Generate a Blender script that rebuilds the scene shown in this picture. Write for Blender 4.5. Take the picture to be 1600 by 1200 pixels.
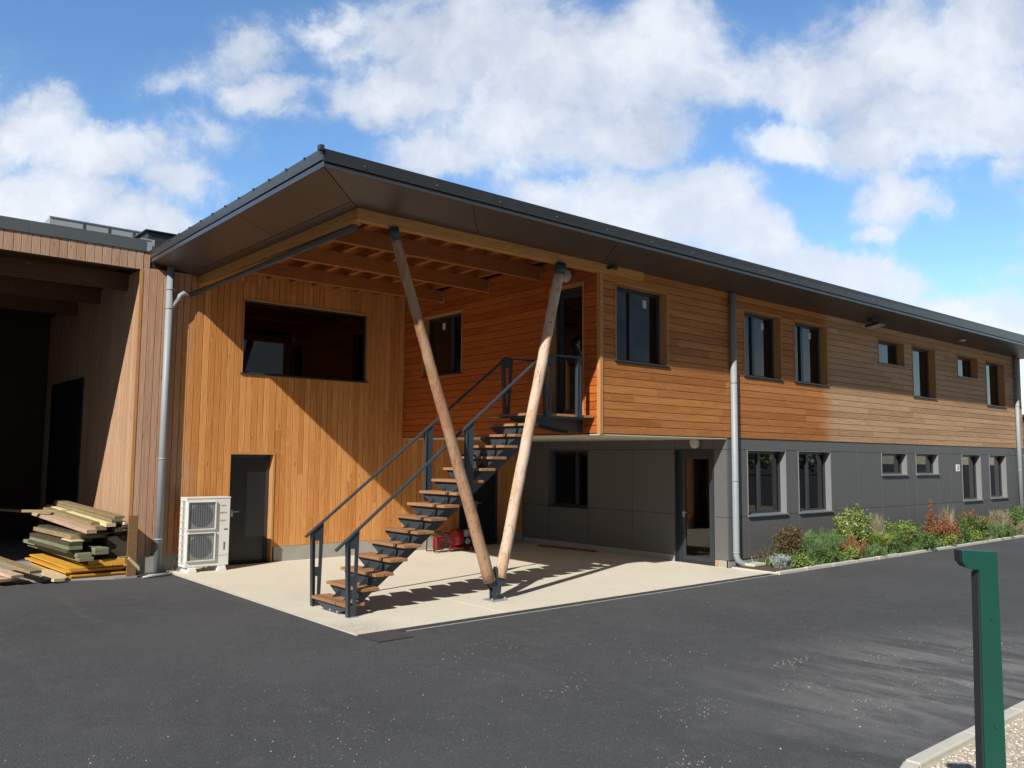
import bpy, bmesh, math, random
from mathutils import Vector, Matrix
random.seed(7)
R_ = math.radians
for o in list(bpy.data.objects): bpy.data.objects.remove(o)
SC = bpy.context.scene
COL = SC.collection

# ------------------------------------------------------------------ camera
CAM_LOC = Vector((-10.5875, -10.0748, 2.2))
AX_R = Vector((0.7618423, -0.6477098, 0.0082646))
AX_U = Vector((-0.0632930, -0.0617361, 0.9960837))
AX_F = Vector((0.6446629, 0.7593818, 0.0880286))
cam = bpy.data.cameras.new('camera'); camo = bpy.data.objects.new('camera', cam); COL.objects.link(camo)
cam.sensor_width = 36.0; cam.lens = 1294.786 / 1600 * 36.0
cam.clip_start = 0.05; cam.clip_end = 2000
camo.matrix_world = Matrix(((AX_R.x, AX_U.x, -AX_F.x, CAM_LOC.x), (AX_R.y, AX_U.y, -AX_F.y, CAM_LOC.y),
                            (AX_R.z, AX_U.z, -AX_F.z, CAM_LOC.z), (0, 0, 0, 1)))
SC.camera = camo

# ------------------------------------------------------------------ light and exposure
SUN_DIR = Vector((2.2, 1.0, -1.8)).normalized()          # the way the light travels
sun = bpy.data.lights.new('sun', 'SUN'); sun.energy = 5.0; sun.angle = R_(0.53); sun.color = (1.0, 0.955, 0.88)
suno = bpy.data.objects.new('sun', sun); COL.objects.link(suno)
suno.rotation_euler = SUN_DIR.to_track_quat('-Z', 'Y').to_euler(); suno.location = (-20, -12, 20)
SUN_EL = math.asin(-SUN_DIR.z); SUN_ROT = math.atan2(-SUN_DIR.x, -SUN_DIR.y)
SC.view_settings.view_transform = 'Standard'; SC.view_settings.look = 'None'
SC.view_settings.exposure = 0.3; SC.view_settings.gamma = 1.0

# ------------------------------------------------------------------ node helpers
class NT:
    def __init__(s, nt): s.nt = nt; s.n = nt.nodes; s.l = nt.links
    def new(s, t, **kw):
        n = s.n.new(t)
        for k, v in kw.items(): setattr(n, k, v)
        return n
    def link(s, a, b): s.l.new(a, b)
    def _in(s, n, i, v):
        if v is None: return
        if isinstance(v, bpy.types.NodeSocket): s.l.new(v, n.inputs[i])
        else: n.inputs[i].default_value = v
    def math(s, op, a, b=None, c=None, clamp=False):
        n = s.new('ShaderNodeMath', operation=op, use_clamp=clamp)
        s._in(n, 0, a); s._in(n, 1, b); s._in(n, 2, c); return n.outputs[0]
    def vmath(s, op, a, b=None, out=0):
        n = s.new('ShaderNodeVectorMath', operation=op); s._in(n, 0, a); s._in(n, 1, b); return n.outputs[out]
    def noise(s, vec, scale, detail=4, rough=.55, dist=0, out=0):
        n = s.new('ShaderNodeTexNoise'); s._in(n, 'Vector', vec)
        n.inputs['Scale'].default_value = scale; n.inputs['Detail'].default_value = detail
        n.inputs['Roughness'].default_value = rough; n.inputs['Distortion'].default_value = dist
        return n.outputs[out]
    def ramp(s, fac, stops):
        n = s.new('ShaderNodeValToRGB'); s._in(n, 0, fac); e = n.color_ramp.elements
        while len(e) < len(stops): e.new(.5)
        for x, (p, c) in zip(e, stops):
            x.position = p; x.color = (c[0], c[1], c[2], 1) if hasattr(c, '__len__') else (c, c, c, 1)
        return n.outputs[0]
    def mix(s, fac, a, b, mode='MIX'):
        n = s.new('ShaderNodeMix', data_type='RGBA', blend_type=mode); s._in(n, 0, fac)
        for i, v in ((6, a), (7, b)):
            if isinstance(v, bpy.types.NodeSocket): s.l.new(v, n.inputs[i])
            else: n.inputs[i].default_value = (v[0], v[1], v[2], 1)
        return n.outputs[2]
    def smooth(s, v, a, b):
        n = s.new('ShaderNodeMapRange', interpolation_type='SMOOTHSTEP'); s._in(n, 0, v)
        n.inputs[1].default_value = a; n.inputs[2].default_value = b; return n.outputs[0]
    def mapping(s, vec, scale=(1, 1, 1), rot=(0, 0, 0), loc=(0, 0, 0)):
        n = s.new('ShaderNodeMapping'); s._in(n, 0, vec)
        n.inputs['Scale'].default_value = scale; n.inputs['Rotation'].default_value = rot; n.inputs['Location'].default_value = loc
        return n.outputs[0]

# ------------------------------------------------------------------ world: Nishita sky with clouds by direction
world = bpy.data.worlds.new('World'); SC.world = world; world.use_nodes = True
W = NT(world.node_tree); W.n.clear()
sky = W.new('ShaderNodeTexSky', sky_type='NISHITA', sun_disc=False, sun_elevation=SUN_EL, sun_rotation=SUN_ROT,
            air_density=1.0, dust_density=0.3, ozone_density=3.0)
SKY_STRENGTH = 0.12
tc = W.new('ShaderNodeTexCoord').outputs['Generated']
dF = W.vmath('DOT_PRODUCT', tc, tuple(AX_F), out=1); dR = W.vmath('DOT_PRODUCT', tc, tuple(AX_R), out=1)
dU = W.vmath('DOT_PRODUCT', tc, tuple(AX_U), out=1)
dFc = W.math('MAXIMUM', dF, 0.15)
gx = W.math('DIVIDE', dR, dFc); gy = W.math('DIVIDE', dU, dFc)
cmb = W.new('ShaderNodeCombineXYZ'); W.link(gx, cmb.inputs[0]); W.link(gy, cmb.inputs[1]); base = cmb.outputs[0]
wn = W.noise(base, 5.0, 7, .62, out=1)
warp = W.vmath('ADD', base, W.vmath('SCALE', W.vmath('SUBTRACT', wn, (.5, .5, .5)), None))
W.n[-1]
# scale node input
for n in W.n:
    if n.type == 'VECT_MATH' and n.operation == 'SCALE': n.inputs[3].default_value = 0.17
K = 1294.786
LOBES = [(45, 215, 120, 70, 1), (170, 255, 150, 50, 1), (265, 290, 80, 40, .9), (45, 165, 35, 30, .6),
         (40, 325, 150, 70, 1.25), (175, 350, 90, 42, 1.2), (250, 345, 50, 36, 1.2),
         (385, 75, 75, 60, .85), (400, 150, 80, 45, .95), (285, 130, 55, 45, .5), (335, 215, 45, 35, .5), (440, 180, 45, 25, .6),
         (520, 30, 110, 28, .5), (560, 78, 45, 28, .6), (620, 150, 140, 55, 1), (720, 70, 190, 80, 1), (890, 90, 240, 115, 1.1),
         (940, 200, 130, 80, 1), (690, 245, 110, 45, .9), (800, 190, 170, 100, 1), (1040, 30, 160, 60, .95), (1120, 110, 120, 60, .9),
         (980, 340, 170, 85, 1.25), (1100, 330, 100, 70, 1.1), (1180, 380, 80, 60, 1.2), (860, 320, 90, 60, .9),
         (1310, 110, 210, 80, 1.1), (1460, 90, 260, 110, 1.1), (1500, 190, 200, 85, 1.1), (1240, 215, 110, 42, 1), (1400, 230, 140, 45, 1),
         (1405, 315, 70, 52, 1), (1375, 360, 38, 18, .7), (1330, 430, 110, 40, 1), (1250, 415, 80, 50, 1.1), (1470, 470, 170, 34, .95),
         (1560, 515, 160, 60, 1.1), (1560, 270, 70, 35, .6), (1580, 420, 80, 22, .5), (1700, 330, 110, 200, .8), (1750, 90, 200, 150, 1),
         (-120, 120, 110, 90, .8), (-150, 330, 160, 80, 1)]
field = None
for (px, py, rx, ry, w) in LOBES:
    c = ((px - 800) / K, (600 - py) / K, 0); s = (K / rx, K / ry, 1)
    d = W.vmath('LENGTH', W.vmath('MULTIPLY', W.vmath('SUBTRACT', warp, c), s), None, out=1)
    v = W.math('MULTIPLY', W.math('SUBTRACT', 1.25, d), w)
    field = v if field is None else W.math('SMOOTH_MAX', field, v, .12)
fb = W.noise(base, 8.0, 12, .62, .25); fb2 = W.noise(W.vmath('ADD', warp, (3.1, 1.7, 0)), 22.0, 10, .62)
dens = W.math('ADD', W.math('SUBTRACT', field, .17), W.math('ADD', W.math('MULTIPLY', W.math('SUBTRACT', fb, .5), 2.1), W.math('MULTIPLY', W.math('SUBTRACT', fb2, .5), .8)))
# everywhere else a plain broken cloud cover
bk = W.noise(W.mapping(tc, (1, 1, 2.2)), 2.6, 8, .58, .3)
bkd = W.math('MULTIPLY', W.math('SUBTRACT', bk, .50), 7)
front = W.smooth(dF, .25, .5)
dens = W.math('ADD', W.math('MULTIPLY', dens, front), W.math('MULTIPLY', bkd, W.math('SUBTRACT', 1, front)))
alpha = W.math('MULTIPLY', W.math('ADD', W.math('MULTIPLY', W.smooth(dens, -.15, .55), .62), W.math('MULTIPLY', W.smooth(dens, -.5, 1.1), .38)), W.math('MULTIPLY_ADD', W.smooth(dF, -.1, .4), .22, .68))
thick = W.math('ADD', W.math('MULTIPLY', W.noise(W.vmath('ADD', warp, (0.03, -0.04, 0)), 6.0, 9, .6), .8), W.math('MULTIPLY', W.noise(warp, 19.0, 9, .62), .2))
cc = W.ramp(W.math('ADD', thick, W.math('MULTIPLY', W.math('MINIMUM', dens, 1.2), .1)),
            [(.34, (.42, .46, .54)), (.47, (.53, .575, .65)), (.56, (.62, .66, .72)), (.66, (.75, .775, .82))])
grad = W.smooth(dU, .05, .42)
cc = W.mix(grad, W.mix(.4, cc, (.78, .80, .83)), cc)
bsky = W.new('ShaderNodeBackground'); bsky.inputs[1].default_value = SKY_STRENGTH
hs = W.new('ShaderNodeHueSaturation'); hs.inputs['Saturation'].default_value = 1.14
W.link(W.math('MULTIPLY_ADD', W.smooth(dF, -.1, .45), 1.02, .28), hs.inputs['Value'])  # unseen sky behind the camera is dimmed to weaken the fill light
W.link(sky.outputs[0], hs.inputs['Color']); W.link(hs.outputs[0], bsky.inputs[0])
bcl = W.new('ShaderNodeBackground'); W.link(W.math('MULTIPLY_ADD', W.smooth(dF, -.1, .4), .65, .35), bcl.inputs[1]); W.link(cc, bcl.inputs[0])  # clouds behind the camera are dimmed for the same weaker fill
ms = W.new('ShaderNodeMixShader'); W.link(alpha, ms.inputs[0]); W.link(bsky.outputs[0], ms.inputs[1]); W.link(bcl.outputs[0], ms.inputs[2])
wo = W.new('ShaderNodeOutputWorld'); W.link(ms.outputs[0], wo.inputs[0])

# ------------------------------------------------------------------ materials
def mat(name):
    m = bpy.data.materials.new(name); m.use_nodes = True; t = NT(m.node_tree)
    b = t.n['Principled BSDF']; return m, t, b
def oc(t): return t.new('ShaderNodeTexCoord').outputs['Object']
def bump(t, b, h, strength=.3, dist=.01):
    n = t.new('ShaderNodeBump'); n.inputs['Strength'].default_value = strength; n.inputs['Distance'].default_value = dist
    t.link(h, n.inputs['Height']); t.link(n.outputs[0], b.inputs['Normal'])
def plain(name, c, rough=.5, metal=0, spec=.5, var=.12, scale=6, bmp=0):
    m, t, b = mat(name); co = oc(t)
    n = t.noise(co, scale, 5, .6); n2 = t.noise(co, scale * 9, 3, .6)
    f = t.math('MULTIPLY_ADD', t.math('ADD', n, t.math('MULTIPLY', n2, .5)), 2 * var, 1 - 1.5 * var)
    cl = t.mix(1.0, c, f, 'MULTIPLY'); t.link(cl, b.inputs['Base Color'])
    b.inputs['Roughness'].default_value = rough; b.inputs['Metallic'].default_value = metal
    b.inputs['Specular IOR Level'].default_value = spec
    if bmp: bump(t, b, n2, bmp, .01)
    return m
def wood(name, ca, cb, axis, mixx=None, contrast=.55, rough=.7, knots=True, streak=(.66, .5), spec=.25):
    """ca, cb: the two base tones; axis: grain direction; mixx=(x0, x1, colour a, colour b): other tones from x0 to x1"""
    m, t, b = mat(name); co = oc(t)
    at = t.new('ShaderNodeAttribute', attribute_name='rnd', attribute_type='GEOMETRY').outputs['Fac']
    sh = t.new('ShaderNodeCombineXYZ')
    for i in range(3): t.link(t.math('MULTIPLY', at, (37.1, 53.3, 71.7)[i]), sh.inputs[i])
    cp = t.vmath('ADD', co, sh.outputs[0])
    sc = [22, 22, 22]; sc['XYZ'.index(axis)] = .9
    g = t.noise(t.mapping(cp, sc), 1.6, 6, .62, 1.4)
    sc2 = [90, 90, 90]; sc2['XYZ'.index(axis)] = 3
    g2 = t.noise(t.mapping(cp, sc2), 1.2, 3, .6)
    sc3 = [1.2, 1.2, 1.2]; sc3['XYZ'.index(axis)] = .35
    g3 = t.noise(t.mapping(cp, sc3), 1.0, 3, .5)
    rn = t.new('ShaderNodeTexWhiteNoise', noise_dimensions='1D'); t.link(at, rn.inputs['W'])
    f = t.math('ADD', t.math('MULTIPLY', rn.outputs['Value'], contrast), t.math('MULTIPLY', t.math('SUBTRACT', g3, .3), .7))
    A, B = ca, cb
    col = t.mix(t.math('ADD', f, 0, clamp=True), A, B)
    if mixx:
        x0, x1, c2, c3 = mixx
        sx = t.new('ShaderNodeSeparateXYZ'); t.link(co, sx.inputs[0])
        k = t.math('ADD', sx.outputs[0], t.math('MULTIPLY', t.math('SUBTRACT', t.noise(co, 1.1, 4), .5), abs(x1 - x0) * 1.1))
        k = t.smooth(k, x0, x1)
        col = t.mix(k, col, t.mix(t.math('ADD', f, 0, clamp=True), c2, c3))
    gr = t.ramp(g, [(.3, streak[0]), (.62, 1.0), (.75, 1.08)])
    col = t.mix(1, col, gr, 'MULTIPLY')
    col = t.mix(.35, col, t.ramp(g2, [(.35, .72), (.6, 1.05)]), 'MULTIPLY')
    if knots:
        sk = [7, 7, 7]; sk['XYZ'.index(axis)] = 1.6
        v = t.new('ShaderNodeTexVoronoi'); v.inputs['Scale'].default_value = 1.0
        t.link(t.mapping(cp, sk), v.inputs['Vector'])
        kf = t.smooth(v.outputs['Distance'], .11, .05)
        col = t.mix(t.math('MULTIPLY', kf, .6), col, (.12, .05, .02))
        v2 = t.new('ShaderNodeTexVoronoi'); v2.inputs['Scale'].default_value = 1.0; sk2 = [10, 10, 10]; sk2['XYZ'.index(axis)] = 4.2
        t.link(t.mapping(cp, sk2, loc=(3.3, 1.7, 5.1)), v2.inputs['Vector']); col = t.mix(t.math('MULTIPLY', t.smooth(v2.outputs['Distance'], .13, .05), .3), col, (.80, .60, .40))
    t.link(col, b.inputs['Base Color'])
    b.inputs['Roughness'].default_value = rough; b.inputs['Specular IOR Level'].default_value = spec
    bump(t, b, t.math('ADD', g, t.math('MULTIPLY', g2, .4)), .35, .004)
    return m

M = {}
ORA, ORB = (.56, .215, .05), (.66, .30, .085)
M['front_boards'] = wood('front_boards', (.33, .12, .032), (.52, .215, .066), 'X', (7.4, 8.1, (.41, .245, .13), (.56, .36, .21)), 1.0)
M['side_boards'] = wood('side_boards', (.40, .09, .014), (.54, .145, .026), 'Y', None, .9)
M['back_boards'] = wood('back_boards', (.44, .255, .165), (.60, .375, .26), 'Z', (-5.5, -4.7, (.55, .215, .055), (.72, .335, .11)), .85)
M['band_boards'] = wood('band_boards', (.44, .27, .18), (.58, .38, .27), 'Z')
M['inner_boards'] = wood('inner_boards', (.42, .25, .15), (.62, .40, .26), 'Z', None, .4)
M['trim_wood'] = wood('trim_wood', (.50, .24, .09), (.58, .30, .12), 'Z', None, .4, knots=False)
M['beam_x'] = wood('beam_x', (.52, .25, .08), (.62, .32, .11), 'X', None, .5)
M['beam_y'] = wood('beam_y', (.56, .26, .07), (.64, .33, .11), 'Y', None, .5)
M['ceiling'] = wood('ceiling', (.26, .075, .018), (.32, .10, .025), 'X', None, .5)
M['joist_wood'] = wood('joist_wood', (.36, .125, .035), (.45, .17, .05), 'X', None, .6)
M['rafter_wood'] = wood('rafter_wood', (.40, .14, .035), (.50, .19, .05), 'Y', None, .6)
M['tread'] = wood('tread', (.30, .15, .07), (.41, .215, .105), 'Y', None, .8, knots=False)
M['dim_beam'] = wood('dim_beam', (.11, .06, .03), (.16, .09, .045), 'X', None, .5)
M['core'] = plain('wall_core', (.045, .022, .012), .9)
M['dark'] = plain('dark_void', (.012, .011, .011), .9)
M['steel'] = plain('blue_grey_steel', (.034, .047, .059), .42, .0, .5, .15, 5)
M['frame'] = plain('anthracite_frame', (.028, .034, .042), .35, 0, .5, .1)
M['door_dark'] = plain('anthracite_door', (.014, .0145, .017), .3, 0, .5, .1)
M['zinc'] = plain('zinc_pipe', (.27, .30, .315), .5, .0, .5, .12, 9)
M['shaded_pipe'] = plain('shaded_pipe', (.075, .072, .07), .5)  # darkened pipe tone: the shade under the side beam is in the colour
M['sill'] = plain('grey_sill', (.20, .22, .24), .4, .2)
M['roof'] = plain('roof_flashing', (.055, .062, .07), .35, .3, .5, .2, 4)
M['fascia'] = plain('roof_fascia', (.085, .092, .1), .3, .4, .5, .12, 3)
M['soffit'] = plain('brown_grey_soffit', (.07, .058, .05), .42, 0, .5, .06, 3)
M['reveal_grey'] = plain('grey_reveal', (.20, .20, .205), .5, 0, .4, .06)
M['cream'] = plain('cream_board', (.55, .50, .42), .7, 0, .3, .1)
M['flash_grey'] = plain('parapet_flashing', (.115, .13, .14), .45, .3, .5, .12, 3)
M['light_roof'] = plain('light_zinc_roof', (.36, .39, .41), .5, .2, .5, .15, 3)
M['white_paint'] = plain('white_casing', (.67, .67, .63), .4, 0, .5, .05)
M['white_plastic'] = plain('white_plastic', (.75, .73, .72), .5)
M['grille'] = plain('fan_grille', (.27, .27, .25), .6)
M['fan'] = plain('fan_blades', (.13, .13, .15), .5)
M['text'] = plain('printed_grey', (.12, .12, .13), .5)
M['text_red'] = plain('printed_red', (.6, .05, .04), .5)
M['red'] = plain('red_paint', (.26, .008, .014), .3)
M['black'] = plain('black_rubber', (.015, .015, .016), .6)
M['alu'] = plain('cast_metal', (.45, .45, .46), .4, .6)
M['green'] = plain('green_post_paint', (.003, .058, .042), .42, 0, .5, .14, 3)
M['galv'] = plain('galvanised', (.38, .40, .40), .5, .5)
M['soil'] = plain('soil', (.10, .075, .05), .95, 0, .2, .3, 12, .6)
M['kerb'] = plain('kerb_concrete', (.50, .475, .41), .85, 0, .3, .2, 10, .3)
M['plinth'] = plain('concrete_plinth', (.33, .32, .28), .85, 0, .3, .2, 6, .4)
M['curtain'] = plain('pink_curtain', (.36, .19, .18), .9)
M['lamp_white'] = plain('opal_lamp', (.55, .47, .45), .35)
M['sticker'] = plain('paper_sticker', (.6, .6, .58), .7)

def panels():
    m, t, b = mat('cement_panels'); co = oc(t)
    at = t.new('ShaderNodeAttribute', attribute_name='rnd', attribute_type='GEOMETRY').outputs['Fac']
    n = t.noise(co, 1.3, 5, .6); n2 = t.noise(t.mapping(co, (14, 14, 1.5)), 1, 4, .6); n3 = t.noise(co, 60, 3, .6)
    f = t.math('ADD', t.math('MULTIPLY', n, .16), t.math('ADD', t.math('MULTIPLY', n2, .10), t.math('MULTIPLY', at, .05)))
    c = t.mix(f, (.098, .098, .099), (.165, .163, .162))
    sx = t.new('ShaderNodeSeparateXYZ'); t.link(co, sx.inputs[0])
    dirt = t.math('MULTIPLY', t.smooth(t.math('ADD', sx.outputs[2], t.math('MULTIPLY', n2, .3)), .55, .15), .35)
    c = t.mix(dirt, c, (.19, .165, .13)); t.link(c, b.inputs['Base Color'])
    b.inputs['Roughness'].default_value = .5; b.inputs['Specular IOR Level'].default_value = .35
    bump(t, b, n3, .08, .003); return m
M['panels'] = panels()

def glass():
    m, t, b = mat('window_glass'); t.n.remove(b)
    out = t.n['Material Output']
    fr = t.new('ShaderNodeFresnel'); fr.inputs[0].default_value = 1.52
    f = t.math('MULTIPLY_ADD', fr.outputs[0], 1.15, .02, clamp=True)
    tr = t.new('ShaderNodeBsdfTransparent'); tr.inputs[0].default_value = (.22, .25, .26, 1)
    gl = t.new('ShaderNodeBsdfGlossy'); gl.inputs['Roughness'].default_value = .015; gl.inputs[0].default_value = (1, .98, .97, 1)
    mx = t.new('ShaderNodeMixShader'); t.link(f, mx.inputs[0]); t.link(tr.outputs[0], mx.inputs[1]); t.link(gl.outputs[0], mx.inputs[2])
    t.link(mx.outputs[0], out.inputs[0]); return m
M['glass'] = glass()

def asphalt():
    m, t, b = mat('asphalt'); co = oc(t)
    n1 = t.noise(co, .35, 5, .55); n2 = t.noise(co, 3.2, 6, .65); n3 = t.noise(co, 120, 3, .6); n4 = t.noise(co, 420, 2, .6)
    c = t.mix(t.smooth(n1, .35, .65), (.060, .063, .070), (.077, .080, .087))
    c = t.mix(t.math('MULTIPLY', t.smooth(n2, .46, .72), .6), c, (.098, .099, .102))
    c = t.mix(t.smooth(n3, .48, .72), c, (.098, .097, .094)); c = t.mix(t.smooth(n4, .42, .30), c, (.022, .022, .024))
    vo = t.new('ShaderNodeTexVoronoi'); vo.inputs['Scale'].default_value = 95; t.link(co, vo.inputs['Vector'])
    sc_ = t.new('ShaderNodeSeparateColor'); t.link(vo.outputs['Color'], sc_.inputs[0])
    grain = t.math('MULTIPLY', t.smooth(sc_.outputs[0], .80, .97), t.smooth(vo.outputs['Distance'], .5, .25)); c = t.mix(t.math('MULTIPLY', grain, .85), c, (.25, .245, .235))
    # pale dust dragged by tyres, densest near the gravel
    sx = t.new('ShaderNodeSeparateXYZ'); t.link(co, sx.inputs[0])
    st = t.noise(t.mapping(co, (2.6, .4, 1), rot=(0, 0, R_(-16))), 1, 7, .66, 1.5)
    d = t.vmath('LENGTH', t.vmath('MULTIPLY', t.vmath('SUBTRACT', co, (-1.4, -6.5, 0)), (.26, .46, 0)), None, out=1)
    k = t.math('MULTIPLY', t.smooth(d, 1.5, .1), t.smooth(st, .36, .66))
    c = t.mix(t.math('MULTIPLY', k, .16), c, (.25, .245, .235)); kk = t.math('MULTIPLY', t.smooth(d, 1.15, .0), t.smooth(t.noise(t.mapping(co, (1.6, .5, 1), rot=(0, 0, R_(-18))), 1.4, 8, .68, .8), .38, .66)); c = t.mix(t.math('MULTIPLY', kk, .72), c, (.27, .265, .25))
    st2 = t.noise(t.mapping(co, (1.3, .3, 1), rot=(0, 0, R_(-20))), 1, 6, .6, 1.2)
    c = t.mix(t.math('MULTIPLY', t.smooth(st2, .52, .78), .16), c, (.16, .158, .15))
    t.link(c, b.inputs['Base Color']); b.inputs['Roughness'].default_value = .82; b.inputs['Specular IOR Level'].default_value = .35
    bump(t, b, t.math('ADD', t.math('ADD', n3, t.math('MULTIPLY', n4, .8)), t.math('MULTIPLY', vo.outputs['Distance'], -.8)), .8, .008); return m
M['asphalt'] = asphalt()
def concrete():
    m, t, b = mat('exposed_aggregate'); co = oc(t)
    n1 = t.noise(co, .8, 5, .6); n2 = t.noise(co, 55, 4, .7); n3 = t.noise(co, 160, 3, .6)
    c = t.mix(n1, (.56, .51, .41), (.68, .635, .53)); c = t.mix(t.smooth(n2, .52, .72), c, (.42, .37, .28))
    c = t.mix(t.math('MULTIPLY', t.smooth(n3, .5, .7), .5), c, (.74, .70, .60))
    st = t.noise(co, .45, 6, .65, .8); c = t.mix(t.math('MULTIPLY', t.smooth(st, .5, .72), .35), c, (.46, .42, .34))
    # wet worn corner by the drain
    d = t.vmath('LENGTH', t.vmath('SUBTRACT', co, (-5.1, -.55, 0)), None, out=1)
    k = t.math('MULTIPLY', t.smooth(d, .75, .1), t.smooth(n2, .42, .58)); c = t.mix(t.math('MULTIPLY', k, .7), c, (.30, .27, .21))
    t.link(c, b.inputs['Base Color']); b.inputs['Roughness'].default_value = .85; b.inputs['Specular IOR Level'].default_value = .3
    bump(t, b, t.math('ADD', n2, n3), .4, .004); return m
M['concrete'] = concrete()
def gravelm():
    m, t, b = mat('gravel_bed'); co = oc(t)
    v = t.new('ShaderNodeTexVoronoi'); v.inputs['Scale'].default_value = 55; t.link(co, v.inputs['Vector'])
    c = t.ramp(t.new('ShaderNodeSeparateColor').outputs[0], [(0, .3), (1, .6)])
    c = t.mix(t.noise(v.outputs['Color'], 3, 1), (.22, .17, .12), (.62, .54, .43)); t.link(c, b.inputs['Base Color'])
    b.inputs['Roughness'].default_value = .9; bump(t, b, v.outputs['Distance'], -1.0, .02); return m
M['gravel'] = gravelm()
def pebble():
    m, t, b = mat('pebbles'); at = t.new('ShaderNodeObjectInfo')
    g = t.new('ShaderNodeNewGeometry'); c = t.ramp(g.outputs['Random Per Island'], [(0, (.20, .16, .12)), (.4, (.38, .33, .26)), (.8, (.52, .48, .41)), (1, (.72, .69, .63))])
    t.link(c, b.inputs['Base Color']); b.inputs['Roughness'].default_value = .8; return m
M['pebble'] = pebble()
def logm(nm, A1, A2, A3):
    m, t, b = mat(nm); co = oc(t)
    g = t.noise(t.mapping(co, (26, 26, 1.6)), 1, 6, .62, 1.2); p = t.noise(t.mapping(co, (5, 5, 1.3)), 1, 5, .6, .8)
    g2 = t.noise(t.mapping(co, (60, 60, 5)), 1, 4, .65)
    c = t.mix(g, A1, A2); c = t.mix(t.math('MULTIPLY', t.smooth(p, .52, .62), .75), c, A3)
    cr = t.math('MULTIPLY', t.smooth(g2, .56, .63), t.smooth(t.noise(co, 2.4, 2), .42, .58)); c = t.mix(t.math('MULTIPLY', cr, .9), c, (.12, .045, .025))
    v = t.new('ShaderNodeTexVoronoi'); v.inputs['Scale'].default_value = 1; t.link(t.mapping(co, (6, 6, 2.6)), v.inputs['Vector'])
    c = t.mix(t.math('MULTIPLY', t.smooth(v.outputs['Distance'], .12, .06), .8), c, (.13, .06, .03))
    t.link(c, b.inputs['Base Color']); b.inputs['Roughness'].default_value = .75; b.inputs['Specular IOR Level'].default_value = .25
    bump(t, b, t.math('ADD', g, g2), .5, .01); return m
M['log'] = logm('debarked_log', (.50, .36, .27), (.66, .51, .41), (.48, .30, .17)); M['log_brown'] = logm('debarked_log_brown', (.29, .165, .10), (.44, .29, .19), (.31, .135, .06))
def leafm(name, stops, tr=.25):
    m, t, b = mat(name); g = t.new('ShaderNodeNewGeometry')
    c = t.ramp(g.outputs['Random Per Island'], stops); t.link(c, b.inputs['Base Color'])
    b.inputs['Roughness'].default_value = .6; b.inputs['Specular IOR Level'].default_value = .25
    d = t.new('ShaderNodeBsdfTranslucent'); t.link(c, d.inputs[0])
    mx = t.new('ShaderNodeMixShader'); mx.inputs[0].default_value = tr
    t.link(b.outputs[0], mx.inputs[1]); t.link(d.outputs[0], mx.inputs[2]); t.link(mx.outputs[0], t.n['Material Output'].inputs[0]); return m
M['leaf_green'] = leafm('leaf_green', [(0, (.05, .10, .03)), (.5, (.10, .18, .045)), (1, (.19, .27, .08))])
M['leaf_bright'] = leafm('leaf_bright', [(0, (.12, .19, .04)), (.5, (.22, .30, .06)), (1, (.38, .42, .12))])
M['leaf_feather'] = leafm('leaf_feather', [(0, (.07, .14, .05)), (.5, (.14, .24, .08)), (1, (.24, .34, .15))])
M['leaf_brown'] = leafm('leaf_brown', [(0, (.05, .05, .025)), (.5, (.12, .09, .045)), (1, (.24, .15, .07))])
M['leaf_rust'] = leafm('leaf_rust', [(0, (.14, .06, .03)), (.5, (.33, .13, .06)), (1, (.42, .22, .12))])
M['leaf_silver'] = leafm('leaf_silver', [(0, (.24, .28, .27)), (1, (.48, .52, .50))], .1)
M['leaf_dry'] = leafm('leaf_dry', [(0, (.22, .18, .11)), (1, (.46, .40, .28))])
M['petal_red'] = leafm('petal_red', [(0, (.42, .05, .02)), (1, (.62, .13, .04))])
M['petal_white'] = leafm('petal_white', [(0, (.65, .65, .6)), (1, (.8, .8, .75))])
M['stem'] = plain('stem', (.14, .11, .06), .8)
def lum(name, a, b_): return wood(name, a, b_, 'Y', None, .7)
M['l_yellow'] = lum('yellow_shuttering', (.62, .32, .035), (.74, .42, .06))
M['l_green'] = lum('treated_timber', (.18, .19, .115), (.28, .29, .18))
M['l_grey'] = lum('weathered_timber', (.25, .19, .10), (.37, .295, .175))
M['l_pale'] = lum('pale_timber', (.62, .47, .30), (.74, .60, .36))
M['l_pink'] = lum('pinkish_timber', (.50, .34, .24), (.62, .45, .33))
M['l_cream'] = lum('cream_timber', (.72, .62, .30), (.78, .70, .38))
M['l_dark'] = lum('dark_timber', (.055, .045, .035), (.11, .09, .06))
M['l_brown'] = wood('brown_plank', (.24, .085, .045), (.30, .11, .06), 'Y')

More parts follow.
